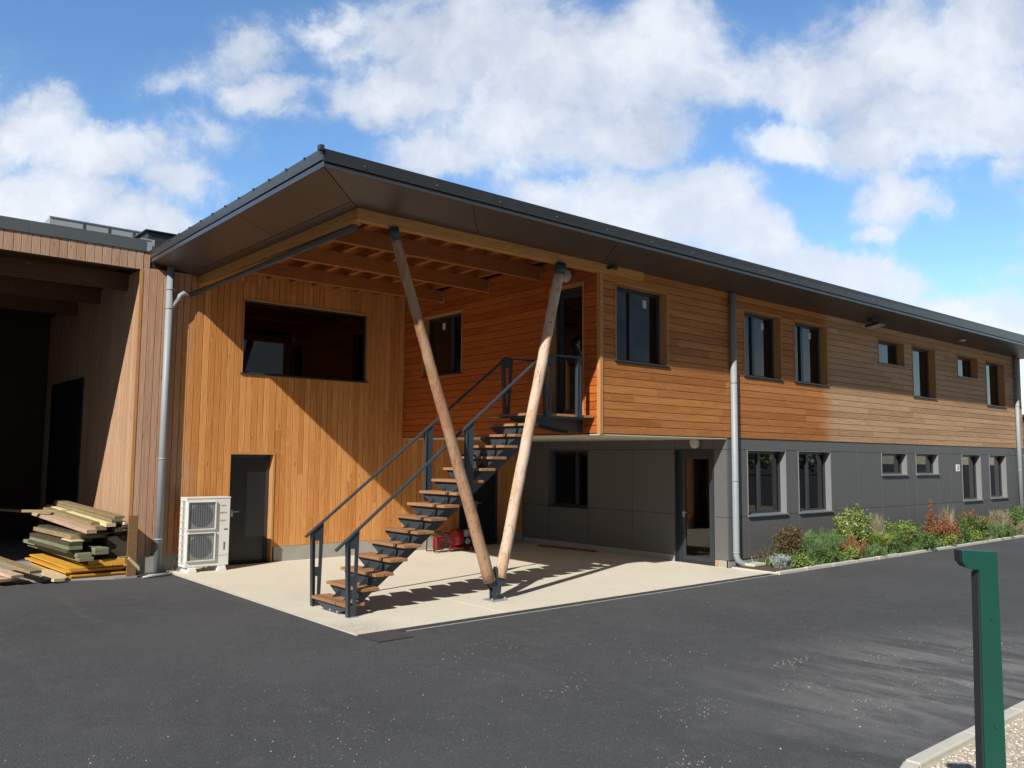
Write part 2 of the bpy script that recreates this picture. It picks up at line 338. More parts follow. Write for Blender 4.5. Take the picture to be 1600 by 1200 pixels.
# ------------------------------------------------------------------ mesh builder
class MB:
    def __init__(s): s.v = []; s.f = []; s.r = []; s.T = None; s.sm = []
    def add(s, vs, fs, r=None, smooth=False):
        b = len(s.v); r = random.random() if r is None else r
        for p in vs:
            p = Vector(p); s.v.append(tuple(s.T @ p) if s.T is not None else tuple(p))
        for f in fs: s.f.append([b + i for i in f]); s.r.append(r); s.sm.append(smooth)
        return s
    def box(s, x0, x1, y0, y1, z0, z1, r=None):
        v = [(x, y, z) for z in (z0, z1) for y in (y0, y1) for x in (x0, x1)]
        return s.add(v, [(0, 2, 3, 1), (4, 5, 7, 6), (0, 1, 5, 4), (2, 6, 7, 3), (0, 4, 6, 2), (1, 3, 7, 5)], r)
    def hexa(s, p, r=None):     # bottom four (ring), top four (ring)
        return s.add(p, [(3, 2, 1, 0), (4, 5, 6, 7), (0, 1, 5, 4), (1, 2, 6, 5), (2, 3, 7, 6), (3, 0, 4, 7)], r)
    def prism(s, pts, ax, a, b, r=None):   # polygon pts in the two other axes, extruded along ax
        def P(p, w): return {'X': (w, p[0], p[1]), 'Y': (p[0], w, p[1]), 'Z': (p[0], p[1], w)}[ax]
        n = len(pts)
        return s.add([P(p, a) for p in pts] + [P(p, b) for p in pts],
                     [tuple(range(n))[::-1], tuple(range(n, 2 * n))] + [(i, (i + 1) % n, n + (i + 1) % n, n + i) for i in range(n)], r)
    def tube(s, pts, rad, seg=12, cap=True, wob=0, r=None):
        pts = [Vector(p) for p in pts]; n = len(pts)
        rad = rad if hasattr(rad, '__len__') else [rad] * n
        vs = []; up = None
        for i, p in enumerate(pts):
            d = (pts[min(i + 1, n - 1)] - pts[max(i - 1, 0)]).normalized()
            if up is None: up = Vector((0, 0, 1)) if abs(d.z) < .9 else Vector((1, 0, 0))
            a = d.cross(up).normalized(); b = a.cross(d).normalized(); up = b
            for k in range(seg):
                t = 2 * math.pi * k / seg; q = rad[i] * (1 + wob * (random.random() - .5))
                vs.append(p + a * math.cos(t) * q + b * math.sin(t) * q)
        fs = [(i * seg + k, i * seg + (k + 1) % seg, (i + 1) * seg + (k + 1) % seg, (i + 1) * seg + k) for i in range(n - 1) for k in range(seg)]
        r = random.random() if r is None else r
        s.add(vs, fs, r, True)
        if cap:
            b = len(s.v) - len(vs)
            s.f.append([b + k for k in range(seg)]); s.r.append(r); s.sm.append(False)
            s.f.append([b + (n - 1) * seg + k for k in range(seg)][::-1]); s.r.append(r); s.sm.append(False)
        return s
    def bar(s, p, q, w, h, up=(0, 0, 1), r=None):   # rectangular bar from p to q
        p, q = Vector(p), Vector(q); d = (q - p).normalized(); a = d.cross(Vector(up)).normalized(); b = a.cross(d)
        c = [(-w / 2, -h / 2), (w / 2, -h / 2), (w / 2, h / 2), (-w / 2, h / 2)]
        return s.hexa([p + a * x + b * y for x, y in c] + [q + a * x + b * y for x, y in c], r)
    def build(s, name, m, parent=None, bevel=0, root_loc=None):
        me = bpy.data.meshes.new(name); me.from_pydata(s.v, [], s.f)
        me.polygons.foreach_set('use_smooth', s.sm)
        bm = bmesh.new(); bm.from_mesh(me); bmesh.ops.recalc_face_normals(bm, faces=bm.faces); bm.to_mesh(me); bm.free()
        a = me.attributes.new('rnd', 'FLOAT', 'FACE'); a.data.foreach_set('value', s.r)
        me.materials.append(M[m] if isinstance(m, str) else m)
        o = bpy.data.objects.new(name, me); COL.objects.link(o)
        if parent is not None:
            o.parent = parent
            root = parent
            while root.parent: root = root.parent
            if parent.type == 'EMPTY': o.matrix_parent_inverse = Matrix.Translation(-parent.location)
        if bevel:
            md = o.modifiers.new('edge', 'BEVEL'); md.width = bevel; md.segments = 2; md.limit_method = 'ANGLE'
        return o
def thing(name, label, cat, loc=(0, 0, 0), group=None):
    o = bpy.data.objects.new(name, None); COL.objects.link(o); o.location = loc; o.empty_display_size = .2
    o['label'] = label; o['category'] = cat
    if group: o['group'] = group
    return o
def tag(o, label, cat, group=None):
    o['label'] = label; o['category'] = cat
    if group: o['group'] = group
    return o
def struct(o): o['kind'] = 'structure'; return o
def box1(name, m, parent, *b, bevel=0): return MB().box(*b).build(name, m, parent, bevel)

def subtract(iv, holes):
    out = [iv]
    for a, b in holes:
        nx = []
        for x, y in out:
            if b <= x or a >= y: nx.append((x, y)); continue
            if a > x: nx.append((x, a))
            if b < y: nx.append((b, y))
        out = nx
    return out
def boards(mb, plane, pos, u0, u1, z0, z1, pitch, vertical, holes, th=.02, gap=.009, jl=None, sgn=1):
    c0, c1 = (u0, u1) if vertical else (z0, z1)
    l0, l1 = (z0, z1) if vertical else (u0, u1)
    n = max(1, round((c1 - c0) / pitch)); p = (c1 - c0) / n
    ed = [c0 + i * p + (random.uniform(-.09, .09) * p if vertical and 0 < i < n else 0) for i in range(n + 1)]
    for i in range(n):
        a, b = ed[i] + gap / 2, ed[i + 1] - gap / 2
        hs = [((h[0], h[1]), (h[2], h[3])) if vertical else ((h[2], h[3]), (h[0], h[1])) for h in holes]
        cuts = sorted({a, b} | {e for h in hs for e in h[0] if a < e < b})
        ls = []; x = l0
        if jl:
            x = l0 - random.random() * jl
            while x < l1: y = x + jl * (.7 + .6 * random.random()); ls.append((max(x, l0), min(y, l1))); x = y
            ls = [(q, w) for q, w in ls if w - q > .01]
        else: ls = [(l0, l1)]
        dep = random.uniform(-.0012, .0012)
        for (s0, s1) in ls:
            r = random.random(); e = .0012 if jl else 0
            for ca, cb in zip(cuts, cuts[1:]):
                if cb - ca < .002: continue
                mid = (ca + cb) / 2
                for (q, w) in subtract((s0 + e, s1 - e), [h[1] for h in hs if h[0][0] < mid < h[0][1]]):
                    if w - q < .003: continue
                    uu = (ca, cb, q, w) if vertical else (q, w, ca, cb)
                    f, k = pos + dep * sgn, pos + th * sgn
                    lo, hi = min(f, k), max(f, k)
                    c_ = .0035
                    if vertical:
                        pts = [(uu[0], hi), (uu[0], lo + c_), (uu[0] + c_, lo), (uu[1] - c_, lo), (uu[1], lo + c_), (uu[1], hi)]
                        if uu[1] - uu[0] < .02: pts = [(uu[0], hi), (uu[0], lo), (uu[1], lo), (uu[1], hi)]
                        if plane == 'Y': mb.prism(pts, 'Z', uu[2], uu[3], r)
                        else: mb.prism([(q_[1], q_[0]) for q_ in pts], 'Z', uu[2], uu[3], r)
                    else:
                        pts = [(hi, uu[2]), (lo + c_, uu[2]), (lo, uu[2] + c_), (lo, uu[3] - c_), (lo + c_, uu[3]), (hi, uu[3])]
                        if uu[3] - uu[2] < .02: pts = [(hi, uu[2]), (lo, uu[2]), (lo, uu[3]), (hi, uu[3])]
                        if plane == 'Y': mb.prism(pts, 'X', uu[0], uu[1], r)
                        else: mb.prism(pts, 'Y', uu[0], uu[1], r)
def grid_wall(mb, plane, a, b, u0, u1, z0, z1, holes):
    us = sorted({u0, u1} | {e for h in holes for e in h[:2] if u0 < e < u1})
    for p, q in zip(us, us[1:]):
        m_ = (p + q) / 2
        for (s, t) in subtract((z0, z1), [(h[2], h[3]) for h in holes if h[0] < m_ < h[1]]):
            if plane == 'Y': mb.box(p, q, a, b, s, t)
            else: mb.box(a, b, p, q, s, t)

# ------------------------------------------------------------------ setting
g = MB().add([(-400, -400, 0), (500, -400, 0), (500, 500, 0), (-400, 500, 0)], [(0, 1, 2, 3)]).build('asphalt_yard', 'asphalt'); struct(g)
PX0, PX1, PY0, LY, QX = -5.26, 3.75, -.90, 6.31, 3.726
pad = MB()
pad.box(PX0, -2.9, PY0, 1.95, -.05, .012); pad.box(-2.892, PX1, PY0, 1.95, -.05, .012)
pad.box(PX0, PX1, 1.962, 6.5, -.05, .012)
struct(pad.build('concrete_pavement', 'concrete', bevel=.003))
struct(MB().box(PX0, PX1 + .3, PY0 - .17, PY0 - .005, -.03, .005).build('drain_channel_strip', plain('channel_asphalt', (.035, .035, .037), .9, var=.3, scale=40)))
struct(MB().box(PX0 + .6, PX1 + .3, PY0 - .178, PY0 - .172, -.03, .008).build('channel_edge_strip', 'kerb'))
struct(MB().box(PX0 - .03, PX0 - .002, PY0 - .02, 5.9, -.03, .014).build('pavement_edge_strip', 'kerb'))
th = MB(); th.prism([(-14, 6.33 + 1.1), (-8.0, 6.40), (-6.9, 6.02), (-6.3, 5.75), (-5.93, 5.72), (-5.93, 14), (-14, 14)], 'Z', -.05, .03)
struct(th.build('workshop_floor', plain('workshop_floor', (.26, .25, .23), .85, var=.2, scale=3)))
struct(MB().box(3.80, 22, -1.02, -.002, -.05, .045).build('planting_bed_soil', 'soil'))
# kerbs
kb = MB(); x = 3.78
while x < 22: kb.box(x, x + .992, -1.12 + random.uniform(-.006, .006), -1.03, -.05, .06 + random.uniform(-.006, .006)); x += 1.0
struct(kb.build('planting_bed_kerb', 'kerb', bevel=.012))
struct(MB().box(3.75, 3.80, -1.08, -.05, -.05, .04).build('bed_end_kerb', 'kerb', bevel=.01))
kb = MB(); x = -4.4
while x < 24:
    kb.box(x, x + .995, -7.31, -7.20, -.05, .05 + random.uniform(-.004, .004)); x += 1.0
kb.bar((-4.41, -7.255, 0), (-5.4, -7.52, 0), .11, .1); kb.bar((-5.41, -7.52, 0), (-7.5, -8.4, 0), .11, .1)
struct(kb.build('gravel_kerb', 'kerb', bevel=.014))
struct(MB().add([(-7.5, -8.45, .012), (-5.4, -7.56, .012), (-4.4, -7.31, .012), (24, -7.31, .012), (24, -30, .012), (-7.5, -30, .012)], [(0, 1, 2, 3, 4, 5)]).build('gravel_bed', 'gravel'))
def pebbles(name, n, pick, label, s0, s1, z=.0):
    mb = MB()
    for _ in range(n):
        x, y = pick(); s = s0 + (s1 - s0) * random.random() ** 1.8; a = random.random() * 6.28
        v = []
        for i in range(5):
            t = a + i * 1.2566; q = s * random.uniform(.7, 1.15); v.append((x + q * math.cos(t), y + q * math.sin(t), z))
        v2 = [((p[0] - x) * .62 + x, (p[1] - y) * .62 + y, z + s * random.uniform(.5, .9)) for p in v]
        mb.add(v + v2, [(5, 6, 7, 8, 9)] + [(i, (i + 1) % 5, 5 + (i + 1) % 5, 5 + i) for i in range(5)])
    o = mb.build(name, 'pebble'); o['kind'] = 'stuff'; o['label'] = label; o['category'] = 'pebbles'; return o
def pk_grav():
    while True:
        x = -4.6 + random.random() ** 1.4 * 5.2; y = -7.33 - random.random() ** 1.3 * 1.5
        return x, y
pebbles('gravel_stones', 11000, pk_grav, 'beige and brown gravel stones beside the green post', .006, .014, .01)
CL = [(-7.2, -4.2, 1.2, .8), (-6.8, -6.2, 1.2, .6), (-4.2, -2.6, 1.5, .6), (-3.0, -5.6, .5, .25), (-2.3, -5.0, .45, .2), (-3.3, -6.3, .6, .3), (-1.9, -6.3, .8, .35), (-4.5, -5.4, .5, .3), (-1.2, -5.6, .8, .4), (-5.0, -4.2, .6, .3), (.2, -6.0, .8, .4), (-3.2, -4.0, .9, .4), (-5.6, -6.2, .5, .4)]
def pk_yard():
    if random.random() < .5:
        c = random.choice(CL); return random.gauss(c[0], c[2] * .42), max(-7.15, random.gauss(c[1], c[3] * .38))
    return random.uniform(-9.5, 3), random.uniform(-7, -1.3)
pebbles('scattered_pebbles', 2300, pk_yard, 'white and beige pebbles scattered over the asphalt yard', .0012, .0062)

# ------------------------------------------------------------------ office building
BLD = thing('office_building', 'long two storey building with orange timber upper floor, grey panels below and deep dark eaves', 'building', (8, 0, 0))
XE = 20.40; ZW = 2.63; ZS = 5.641; Z1, Z2, ZB = 2.395, 1.013, .155
UP = [(.388, 1.879, 3.95, 5.38), (4.37, 5.829, 3.95, 5.38), (6.343, 7.808, 3.95, 5.38), (10.344, 11.836, 4.71, 5.36),
      (12.298, 13.764, 3.94, 5.36), (15.266, 16.799, 4.70, 5.36), (17.406, 18.955, 3.94, 5.36)]
LO = [(4.43, 5.906, 1.02, Z1), (6.404, 7.828, 1.01, Z1), (10.346, 11.771, 1.82, Z1), (12.304, 13.71, 1.82, Z1),
      (15.327, 16.718, 1.03, Z1), (17.387, 18.752, 1.05, Z1)]
PW = (4.05, 5.57, 3.99, 5.37); PD = (.39, 1.32, 2.95, 5.40)
QW = (3.93, 5.33, .995, Z1); QD = (.33, 1.34, .012, Z1)
LW = (-3.93, -.97, 3.86, 5.42); LD = (-4.11, -3.13, .012, 2.25); LD2 = (1.62, 3.0, .012, 2.3)
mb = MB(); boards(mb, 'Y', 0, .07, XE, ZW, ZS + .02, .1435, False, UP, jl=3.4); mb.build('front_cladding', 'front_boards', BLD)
mb = MB(); boards(mb, 'X', 0, .075, LY, ZW, 5.9, .1435, False, [PW, PD], jl=3.4); mb.build('side_cladding', 'side_boards', BLD)
mb = MB(); boards(mb, 'Y', LY, -5.90, -3.15, .32, 5.74, .131, True, [LW, LD], gap=.008); boards(mb, 'Y', LY, -3.148, -.002, .32, 5.99, .131, True, [LW, LD], jl=2.9, gap=.008)
boards(mb, 'Y', LY, -4.66, -3.15, 5.742, 5.99, .131, True, [])
boards(mb, 'Y', LY, -5.90, -5.78, 5.745, 6.05, .12, True, []); boards(mb, 'Y', LY, .0, QX - .002, .32, ZW, .131, True, [LD2], jl=2.5)
mb.build('back_cladding', 'back_boards', BLD)
mb = MB(); mb.box(-.012, .066, -.014, .066, ZW - .01, ZS); mb.build('corner_trim', 'trim_wood', BLD)
mb = MB(); grid_wall(mb, 'Y', .022, .25, .3, XE, ZW, 5.9, UP); grid_wall(mb, 'Y', .024, .25, QX + .24, XE, 0, ZW - .002, LO)
grid_wall(mb, 'X', .022, .28, .07, LY, ZW, 5.95, [PW, PD]); grid_wall(mb, 'X', QX + .022, QX + .24, .03, LY, 0, ZW - .002, [QW, QD])
grid_wall(mb, 'Y', LY + .022, LY + .28, -5.90, QX, 0, 5.9, [LW, LD, LD2])
mb.box(XE - .25, XE - .02, .26, 14, 0, 5.9); mb.box(-5.6, XE - .3, 13.8, 14, 0, 5.9)
mb.build('wall_core', 'core', BLD)
# lower panels
def panel_wall(mb, plane, pos, cols, rows, holes, gap=.009, th=.014):
    for a, b in zip(cols, cols[1:]):
        for c, d in rows:
            us = (a + gap / 2, b - gap / 2); m_ = (a + b) / 2
            for s, t in subtract((c + gap / 2, d - gap / 2), [(h[2], h[3]) for h in holes if h[0] < m_ < h[1]]):
                if t - s < .02: continue
                if plane == 'Y': mb.box(us[0], us[1], pos, pos + th, s, t)
                else: mb.box(pos, pos + th, us[0], us[1], s, t)
cF = [QX + .016, 4.43, 5.906, 6.404, 7.828, 9.13, 10.346, 11.771, 12.304, 13.71, 14.52, 15.327, 16.718, 17.387, 18.752, 19.42, XE]
cQ = [.0, .33, 1.34, 2.55, 3.93, 5.33, LY - .01]
rows = [(ZB, Z2), (Z2, Z1), (Z1, ZW - .02)]
mb = MB(); panel_wall(mb, 'Y', .0, cF, rows, LO); mb.build('front_panels', 'panels', BLD, bevel=.0015)
mb = MB(); panel_wall(mb, 'X', QX, cQ, rows, [QW, QD]); mb.build('recessed_panels', 'panels', BLD, bevel=.0015)
mb = MB(); mb.box(QX + .01, XE, .016, .03, ZW - .02, ZW - .004); mb.build('drip_flashing', 'frame', BLD)
mb = MB()
mb.box(-5.90, LD[0] - .04, LY + .004, LY + .05, 0, .318); mb.box(LD[1] + .04, LD2[0] - .04, LY + .004, LY + .05, 0, .318); mb.box(LD2[1] + .04, QX, LY + .004, LY + .05, 0, .318)
mb.box(QX + .012, QX + .05, QD[1] + .03, LY, 0, .15); mb.box(QX + .012, QX + .05, .015, QD[0] - .03, 0, .15); mb.box(QX + .012, XE, .02, .05, 0, .15)
mb.build('concrete_plinth', 'plinth', BLD)
# soffit below the overhanging storey
MB().box(-.005, QX + .012, .0, LY, ZW - .028, ZW - .012).build('overhang_soffit', 'cream', BLD)
# splash block and offcut by the corner
box1('door_side_trim', 'trim_wood', BLD, QX - .004, QX + .02, .255, .322, .013, .15)

# windows -----------------------------------------------------------------
def tf(plane, pos):
    if plane == 'Y': return Matrix(((1, 0, 0, 0), (0, 1, 0, pos), (0, 0, 1, 0), (0, 0, 0, 1)))
    return Matrix(((0, 1, 0, pos), (1, 0, 0, 0), (0, 0, 1, 0), (0, 0, 0, 1)))
def window(plane, pos, op, depth, lining, mull=(), sill='frame', curtain=False, sticker=None, name='window', fw=.055, silld=.03, blind=None):
    x0, x1, z0, z1 = op; T = tf(plane, pos); t = .032 if lining == 'trim_wood' else .018
    mb = MB(); mb.T = T
    pj = -.012
    mb.box(x0 + .001, x0 + t, pj, depth, z0 + .001, z1 - .001, .3); mb.box(x1 - t, x1 - .001, pj, depth, z0 + .001, z1 - .001, .4)
    mb.box(x0 + t, x1 - t, pj, depth, z1 - t, z1 - .001, .5); mb.box(x0 + t, x1 - t, 0, depth, z0 + .001, z0 + .012, .5)
    w = mb.build(name, lining, BLD)
    a0, a1, b0, b1 = x0 + t + .002, x1 - t - .002, z0 + .014, z1 - t - .002
    f = MB(); f.T = T
    def rect(p, q, r, s, d0=depth - .05, d1=depth + .02): f.box(p, q, d0, d1, r, s)
    rect(a0, a0 + fw, b0, b1); rect(a1 - fw, a1, b0, b1); rect(a0 + fw, a1 - fw, b0, b0 + fw); rect(a0 + fw, a1 - fw, b1 - fw, b1)
    for m_ in mull:
        c = a0 + (a1 - a0) * m_; rect(c - .05, c + .05, b0 + fw, b1 - fw, depth - .058, depth + .012)
    f.build('window_frame', 'frame', w, .004)
    p = MB(); p.T = T; p.box(a0 + fw - .004, a1 - fw + .004, depth - .018, depth - .006, b0 + fw - .004, b1 - fw + .004); p.build('window_pane', 'glass', w)
    r = MB(); r.T = T   # dark room lining behind the glass
    dd = depth + 1.1
    r.box(a0, a0 + .01, depth + .022, dd, b0, b1); r.box(a1 - .01, a1, depth + .022, dd, b0, b1)
    r.box(a0 + .01, a1 - .01, depth + .022, dd, b0, b0 + .01); r.box(a0 + .01, a1 - .01, depth + .022, dd, b1 - .01, b1); r.box(a0, a1, dd, dd + .01, b0, b1)
    r.build('room_interior', 'dark', w)
    if sill:
        s = MB(); s.T = T; s.prism([(-silld, z0 - .015), (-silld, z0 + .008), (depth - .05, z0 + .03), (depth - .05, z0 + .013), (-.0, z0 + .001), (-.0, z0 - .015)], 'X', x0 - .012, x1 + .012)
        s.v[-12:] = [tuple((T @ Vector(q)) if False else Vector(q)) for q in s.v[-12:]]
        s.build('window_sill', sill, w)
    if curtain:
        c = MB(); c.T = T; n = 26; vs = []
        for i in range(n + 1):
            u = a0 + fw + (a1 - a0 - 2 * fw) * i / n; d = depth + .10 + .02 * math.sin(i * 1.9)
            vs += [(u, d, b0 + .02), (u, d, b1 - .02)]
        c.add(vs, [(2 * i, 2 * i + 1, 2 * i + 3, 2 * i + 2) for i in range(n)], .5, True); c.build('curtain', 'curtain', w)
    if sticker:
        s = MB(); s.T = T; u = a0 + (a1 - a0) * sticker; s.box(u - .05, u + .05, depth - .022, depth - .0185, b1 - fw - .24, b1 - fw - .09); s.build('pane_sticker', 'sticker', w)
    return w
for i, op in enumerate(UP):
    small = op[3] - op[2] < 1
    window('Y', 0, op, .23, 'trim_wood', () if small or i > 3 else (.42,), 'frame', sticker=(.72 if i < 3 else None), name='upper_window', silld=.035)
for i, op in enumerate(LO):
    small = op[3] - op[2] < 1
    window('Y', 0, op, .18, 'reveal_grey', () if small or i > 3 else (.42,), 'sill', curtain=i > 3, name='lower_window', silld=.055)
window('X', 0, PW, .2, 'trim_wood', (.36,), 'frame', sticker=.62, name='side_window')
window('X', QX, QW, .2, 'panels', (.38,), 'frame', name='recessed_window')
window('Y', LY, LW, .12, 'trim_wood', (), 'frame', name='wide_window', fw=.03)

def door(plane, pos, op, depth, lining, glazed, hx, name, label=None, two=False):
    x0, x1, z0, z1 = op; T = tf(plane, pos); t = .038 if lining == 'trim_wood' else .02
    mb = MB(); mb.T = T
    mb.box(x0 + .001, x0 + t, -.014, depth, z0, z1 - .001, .3); mb.box(x1 - t, x1 - .001, -.014, depth, z0, z1 - .001, .4); mb.box(x0 + t, x1 - t, -.014, depth, z1 - t, z1 - .001, .5)
    d = mb.build(name, lining, BLD)
    a0, a1, b0, b1 = x0 + t + .002, x1 - t - .002, z0 + .004, z1 - t - .002
    l = MB(); l.T = T; fw = .07
    l.box(a0, a0 + fw, depth - .05, depth + .03, b0, b1); l.box(a1 - fw, a1, depth - .05, depth + .03, b0, b1); l.box(a0 + fw, a1 - fw, depth - .05, depth + .03, b1 - fw, b1)
    l.box(a0 + fw, a1 - fw, depth - .05, depth + .03, b0, b0 + .035)
    l.build('door_frame', 'frame', d, .003)
    l = MB(); l.T = T; i0, i1, j0, j1 = a0 + fw + .004, a1 - fw - .004, b0 + .04, b1 - fw - .004
    if glazed:
        s = .10
        l.box(i0, i0 + s, depth - .035, depth + .02, j0, j1); l.box(i1 - s, i1, depth - .035, depth + .02, j0, j1)
        l.box(i0 + s, i1 - s, depth - .035, depth + .02, j0, j0 + s); l.box(i0 + s, i1 - s, depth - .035, depth + .02, j1 - s, j1)
        l.build('door_leaf', 'frame', d, .004)
        p = MB(); p.T = T; p.box(i0 + s - .003, i1 - s + .003, depth - .014, depth - .004, j0 + s - .003, j1 - s + .003); p.build('door_pane', 'glass', d)
        r = MB(); r.T = T; r.box(a0, a1, depth + 1.0, depth + 1.01, b0, b1); r.box(a0 - .01, a0, depth + .032, depth + 1.0, b0, b1); r.box(a1, a1 + .01, depth + .032, depth + 1.0, b0, b1)
        r.box(a0, a1, depth + .032, depth + 1.0, b0 - .01, b0); r.box(a0, a1, depth + .032, depth + 1.0, b1, b1 + .01); r.build('room_interior', 'dark', d)
    else:
        if two: c = (i0 + i1) / 2; l.box(i0, c - .003, depth - .035, depth + .02, j0, j1); l.box(c + .003, i1, depth - .035, depth + .02, j0, j1)
        else: l.box(i0, i1, depth - .035, depth + .02, j0, j1)
        l.build('door_leaf', 'door_dark', d, .004)
    h = MB(); h.T = T; hz = b0 + 1.03; u = i0 + (i1 - i0) * hx; s = 1 if hx < .5 else -1
    h.box(u - .02, u + .02, depth - .047, depth - .036, hz - .09, hz + .05); h.box(u - .008, u + .008, depth - .085, depth - .048, hz, hz + .016)
    h.box(min(u - .008 * s, u + .12 * s), max(u - .008 * s, u + .12 * s), depth - .1, depth - .084, hz, hz + .017)
    h.build('door_handle', 'alu', d, .003)
    return d
door('X', 0, PD, .2, 'trim_wood', True, .07, 'landing_door')
dq = door('X', QX, QD, .14, 'frame', True, .93, 'entrance_door')
door('Y', LY, LD, .22, 'trim_wood', False, .08, 'service_door')
door('Y', LY, LD2, .16, 'trim_wood', False, .48, 'double_door', two=True)

# roof --------------------------------------------------------------------
ROOF = MB()
A = (-5.95, -1.0); top = .222
def roofz(y): return 5.86 + .0
corn = [(-5.95, -1.0, 5.745), (XE + 1.05, -1.0, 5.745), (XE + 1.05, 14.5, 5.745), (-5.77, 6.31, 5.86)]
ROOF.add([(-6.0, -1.04, 5.955), (XE + 1.1, -1.04, 6.07), (XE + 1.1, 14.5, 6.1), (-5.80, 14.5, 6.1), (-5.80, 6.40, 6.06),
          (-3.0, 2.2, 6.20), (XE - 2, 2.2, 6.35), (XE - 2, 11, 6.35), (-3.0, 11, 6.35)],
         [(0, 1, 6, 5), (1, 2, 7, 6), (2, 3, 8, 7), (3, 4, 8), (4, 0, 5, 8), (5, 6, 7, 8)])
roof = ROOF.build('roof', 'roof', BLD)
# upper flashing (steep), lower fascia
def strip(mb, p0, p1, out, z0a, z0b, z1a, z1b, lean, th=.02):
    """upright edge strip from p0 to p1; lower heights z0a, z0b, upper z1a, z1b"""
    p0, p1 = Vector(p0), Vector(p1); o = Vector(out)
    P = lambda p, z, k: (p.x + o.x * k, p.y + o.y * k, z)
    mb.hexa([P(p0, z0a, 0), P(p1, z0b, 0), P(p1, z0b, -th), P(p0, z0a, -th), P(p0, z1a, lean), P(p1, z1b, lean), P(p1, z1b, lean - th), P(p0, z1a, lean - th)])
f = MB(); strip(f, (-5.95, -1.0), (XE + 1.05, -1.0), (0, -1), 5.745, 5.745, 5.80, 5.81, .0); strip(f, (-5.95, -.998), (-5.77, 6.305), (-1, 0), 5.745, 5.86, 5.825, 5.935, .0)
strip(f, (XE + 1.05, -.97), (XE + 1.05, 14), (1, 0), 5.745, 5.745, 5.81, 5.81, 0)
f.build('fascia', 'fascia', roof, .004)
f = MB(); strip(f, (-5.965, -1.018), (XE + 1.06, -1.018), (0, -1), 5.812, 5.822, 5.955, 6.07, .03); f.build('front_flashing', 'roof', roof)
f = MB(); strip(f, (-5.97, -1.02), (-5.785, 6.30), (-1, 0), 5.832, 5.942, 5.955, 6.06, .03); f.build('side_flashing', 'fascia', roof)
f = MB(); f.box(-6.035, -5.975, -1.06, -.98, 5.93, 5.995); f.build('corner_cap', 'roof', roof, .006)
f = MB(); y = -.55
while y < 6.2: 
    xx = -5.985 + (y + 1) * .0247; f.box(xx - .03, xx + 1.4, y - .012, y + .012, 5.94 + (y + 1) * .014, 5.963 + (y + 1) * .014); y += .56
f.build('standing_seams', 'roof', roof)
f = MB(); x = -5.4
while x < XE: z = 5.86 + (x + 6) * .003; f.box(x - .004, x + .004, -1.046, -1.03, z, z + .008); x += 1.12
f.build('flashing_screws', 'galv', roof)
# soffit boards with narrow dark joints
def sheet(mb, q, t=.012):
    mb.hexa([Vector(p) for p in q] + [Vector(p) + Vector((0, 0, t)) for p in q])
def lerp(a, b, t): return tuple(a[i] + (b[i] - a[i]) * t for i in range(3))
def soff(mb, a0, a1, b0, b1, ts, split=None):   # outer edge a0-a1, inner edge b0-b1
    for t0, t1 in zip(ts, ts[1:]):
        L = ((a1[0] - a0[0]) ** 2 + (a1[1] - a0[1]) ** 2) ** .5; e = .006 / L
        t0e, t1e = t0 + e, t1 - e
        o0, o1, i0, i1 = lerp(a0, a1, t0e), lerp(a0, a1, t1e), lerp(b0, b1, t0e), lerp(b0, b1, t1e)
        if split: 
            m0, m1 = lerp(o0, i0, split), lerp(o1, i1, split); n0, n1 = lerp(o0, i0, split + .012), lerp(o1, i1, split + .012)
            sheet(mb, [o0, o1, m1, m0]); sheet(mb, [n0, n1, i1, i0])
        else: sheet(mb, [o0, o1, i1, i0])
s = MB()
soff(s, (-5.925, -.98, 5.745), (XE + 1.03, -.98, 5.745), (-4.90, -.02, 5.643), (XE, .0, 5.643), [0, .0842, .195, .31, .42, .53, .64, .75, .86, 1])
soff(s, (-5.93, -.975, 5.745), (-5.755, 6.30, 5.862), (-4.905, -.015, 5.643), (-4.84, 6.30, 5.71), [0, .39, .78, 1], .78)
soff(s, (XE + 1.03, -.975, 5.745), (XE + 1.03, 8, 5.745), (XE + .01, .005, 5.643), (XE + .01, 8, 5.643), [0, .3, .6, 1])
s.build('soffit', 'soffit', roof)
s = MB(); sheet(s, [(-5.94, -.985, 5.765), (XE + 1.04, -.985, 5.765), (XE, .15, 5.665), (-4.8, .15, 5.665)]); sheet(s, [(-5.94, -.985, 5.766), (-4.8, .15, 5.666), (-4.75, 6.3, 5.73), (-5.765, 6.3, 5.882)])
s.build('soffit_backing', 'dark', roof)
# beams, joists and ceiling of the canopy
b = MB().box(-4.93, 1.113, -.055, -.004, 5.485, 5.70).box(-4.925, -.02, -.002, .10, 5.49, 5.72).build('front_beam', 'beam_x', BLD, .006)
b2 = MB(); b2.hexa([(-4.925, .102, 5.47), (-4.77, .102, 5.47), (-4.71, 6.30, 5.55), (-4.865, 6.30, 5.55), (-4.925, .102, 5.72), (-4.77, .102, 5.72), (-4.71, 6.30, 5.80), (-4.865, 6.30, 5.80)])
b2.build('side_beam', 'beam_y', BLD, .006)
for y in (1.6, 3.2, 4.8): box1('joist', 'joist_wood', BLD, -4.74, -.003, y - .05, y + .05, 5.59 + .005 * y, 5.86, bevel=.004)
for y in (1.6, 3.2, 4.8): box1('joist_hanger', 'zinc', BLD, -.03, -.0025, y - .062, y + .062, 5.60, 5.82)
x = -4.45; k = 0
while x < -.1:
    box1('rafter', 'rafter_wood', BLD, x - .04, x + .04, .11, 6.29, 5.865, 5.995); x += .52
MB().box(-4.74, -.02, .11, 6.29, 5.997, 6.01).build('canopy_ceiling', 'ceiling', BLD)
for x in (-4.72, -4.42, -1.1, .2, -2.9): MB().tube([(x, -.07, 5.57), (x, -.054, 5.57)], .016, 10).build('beam_bolt', 'zinc', BLD)
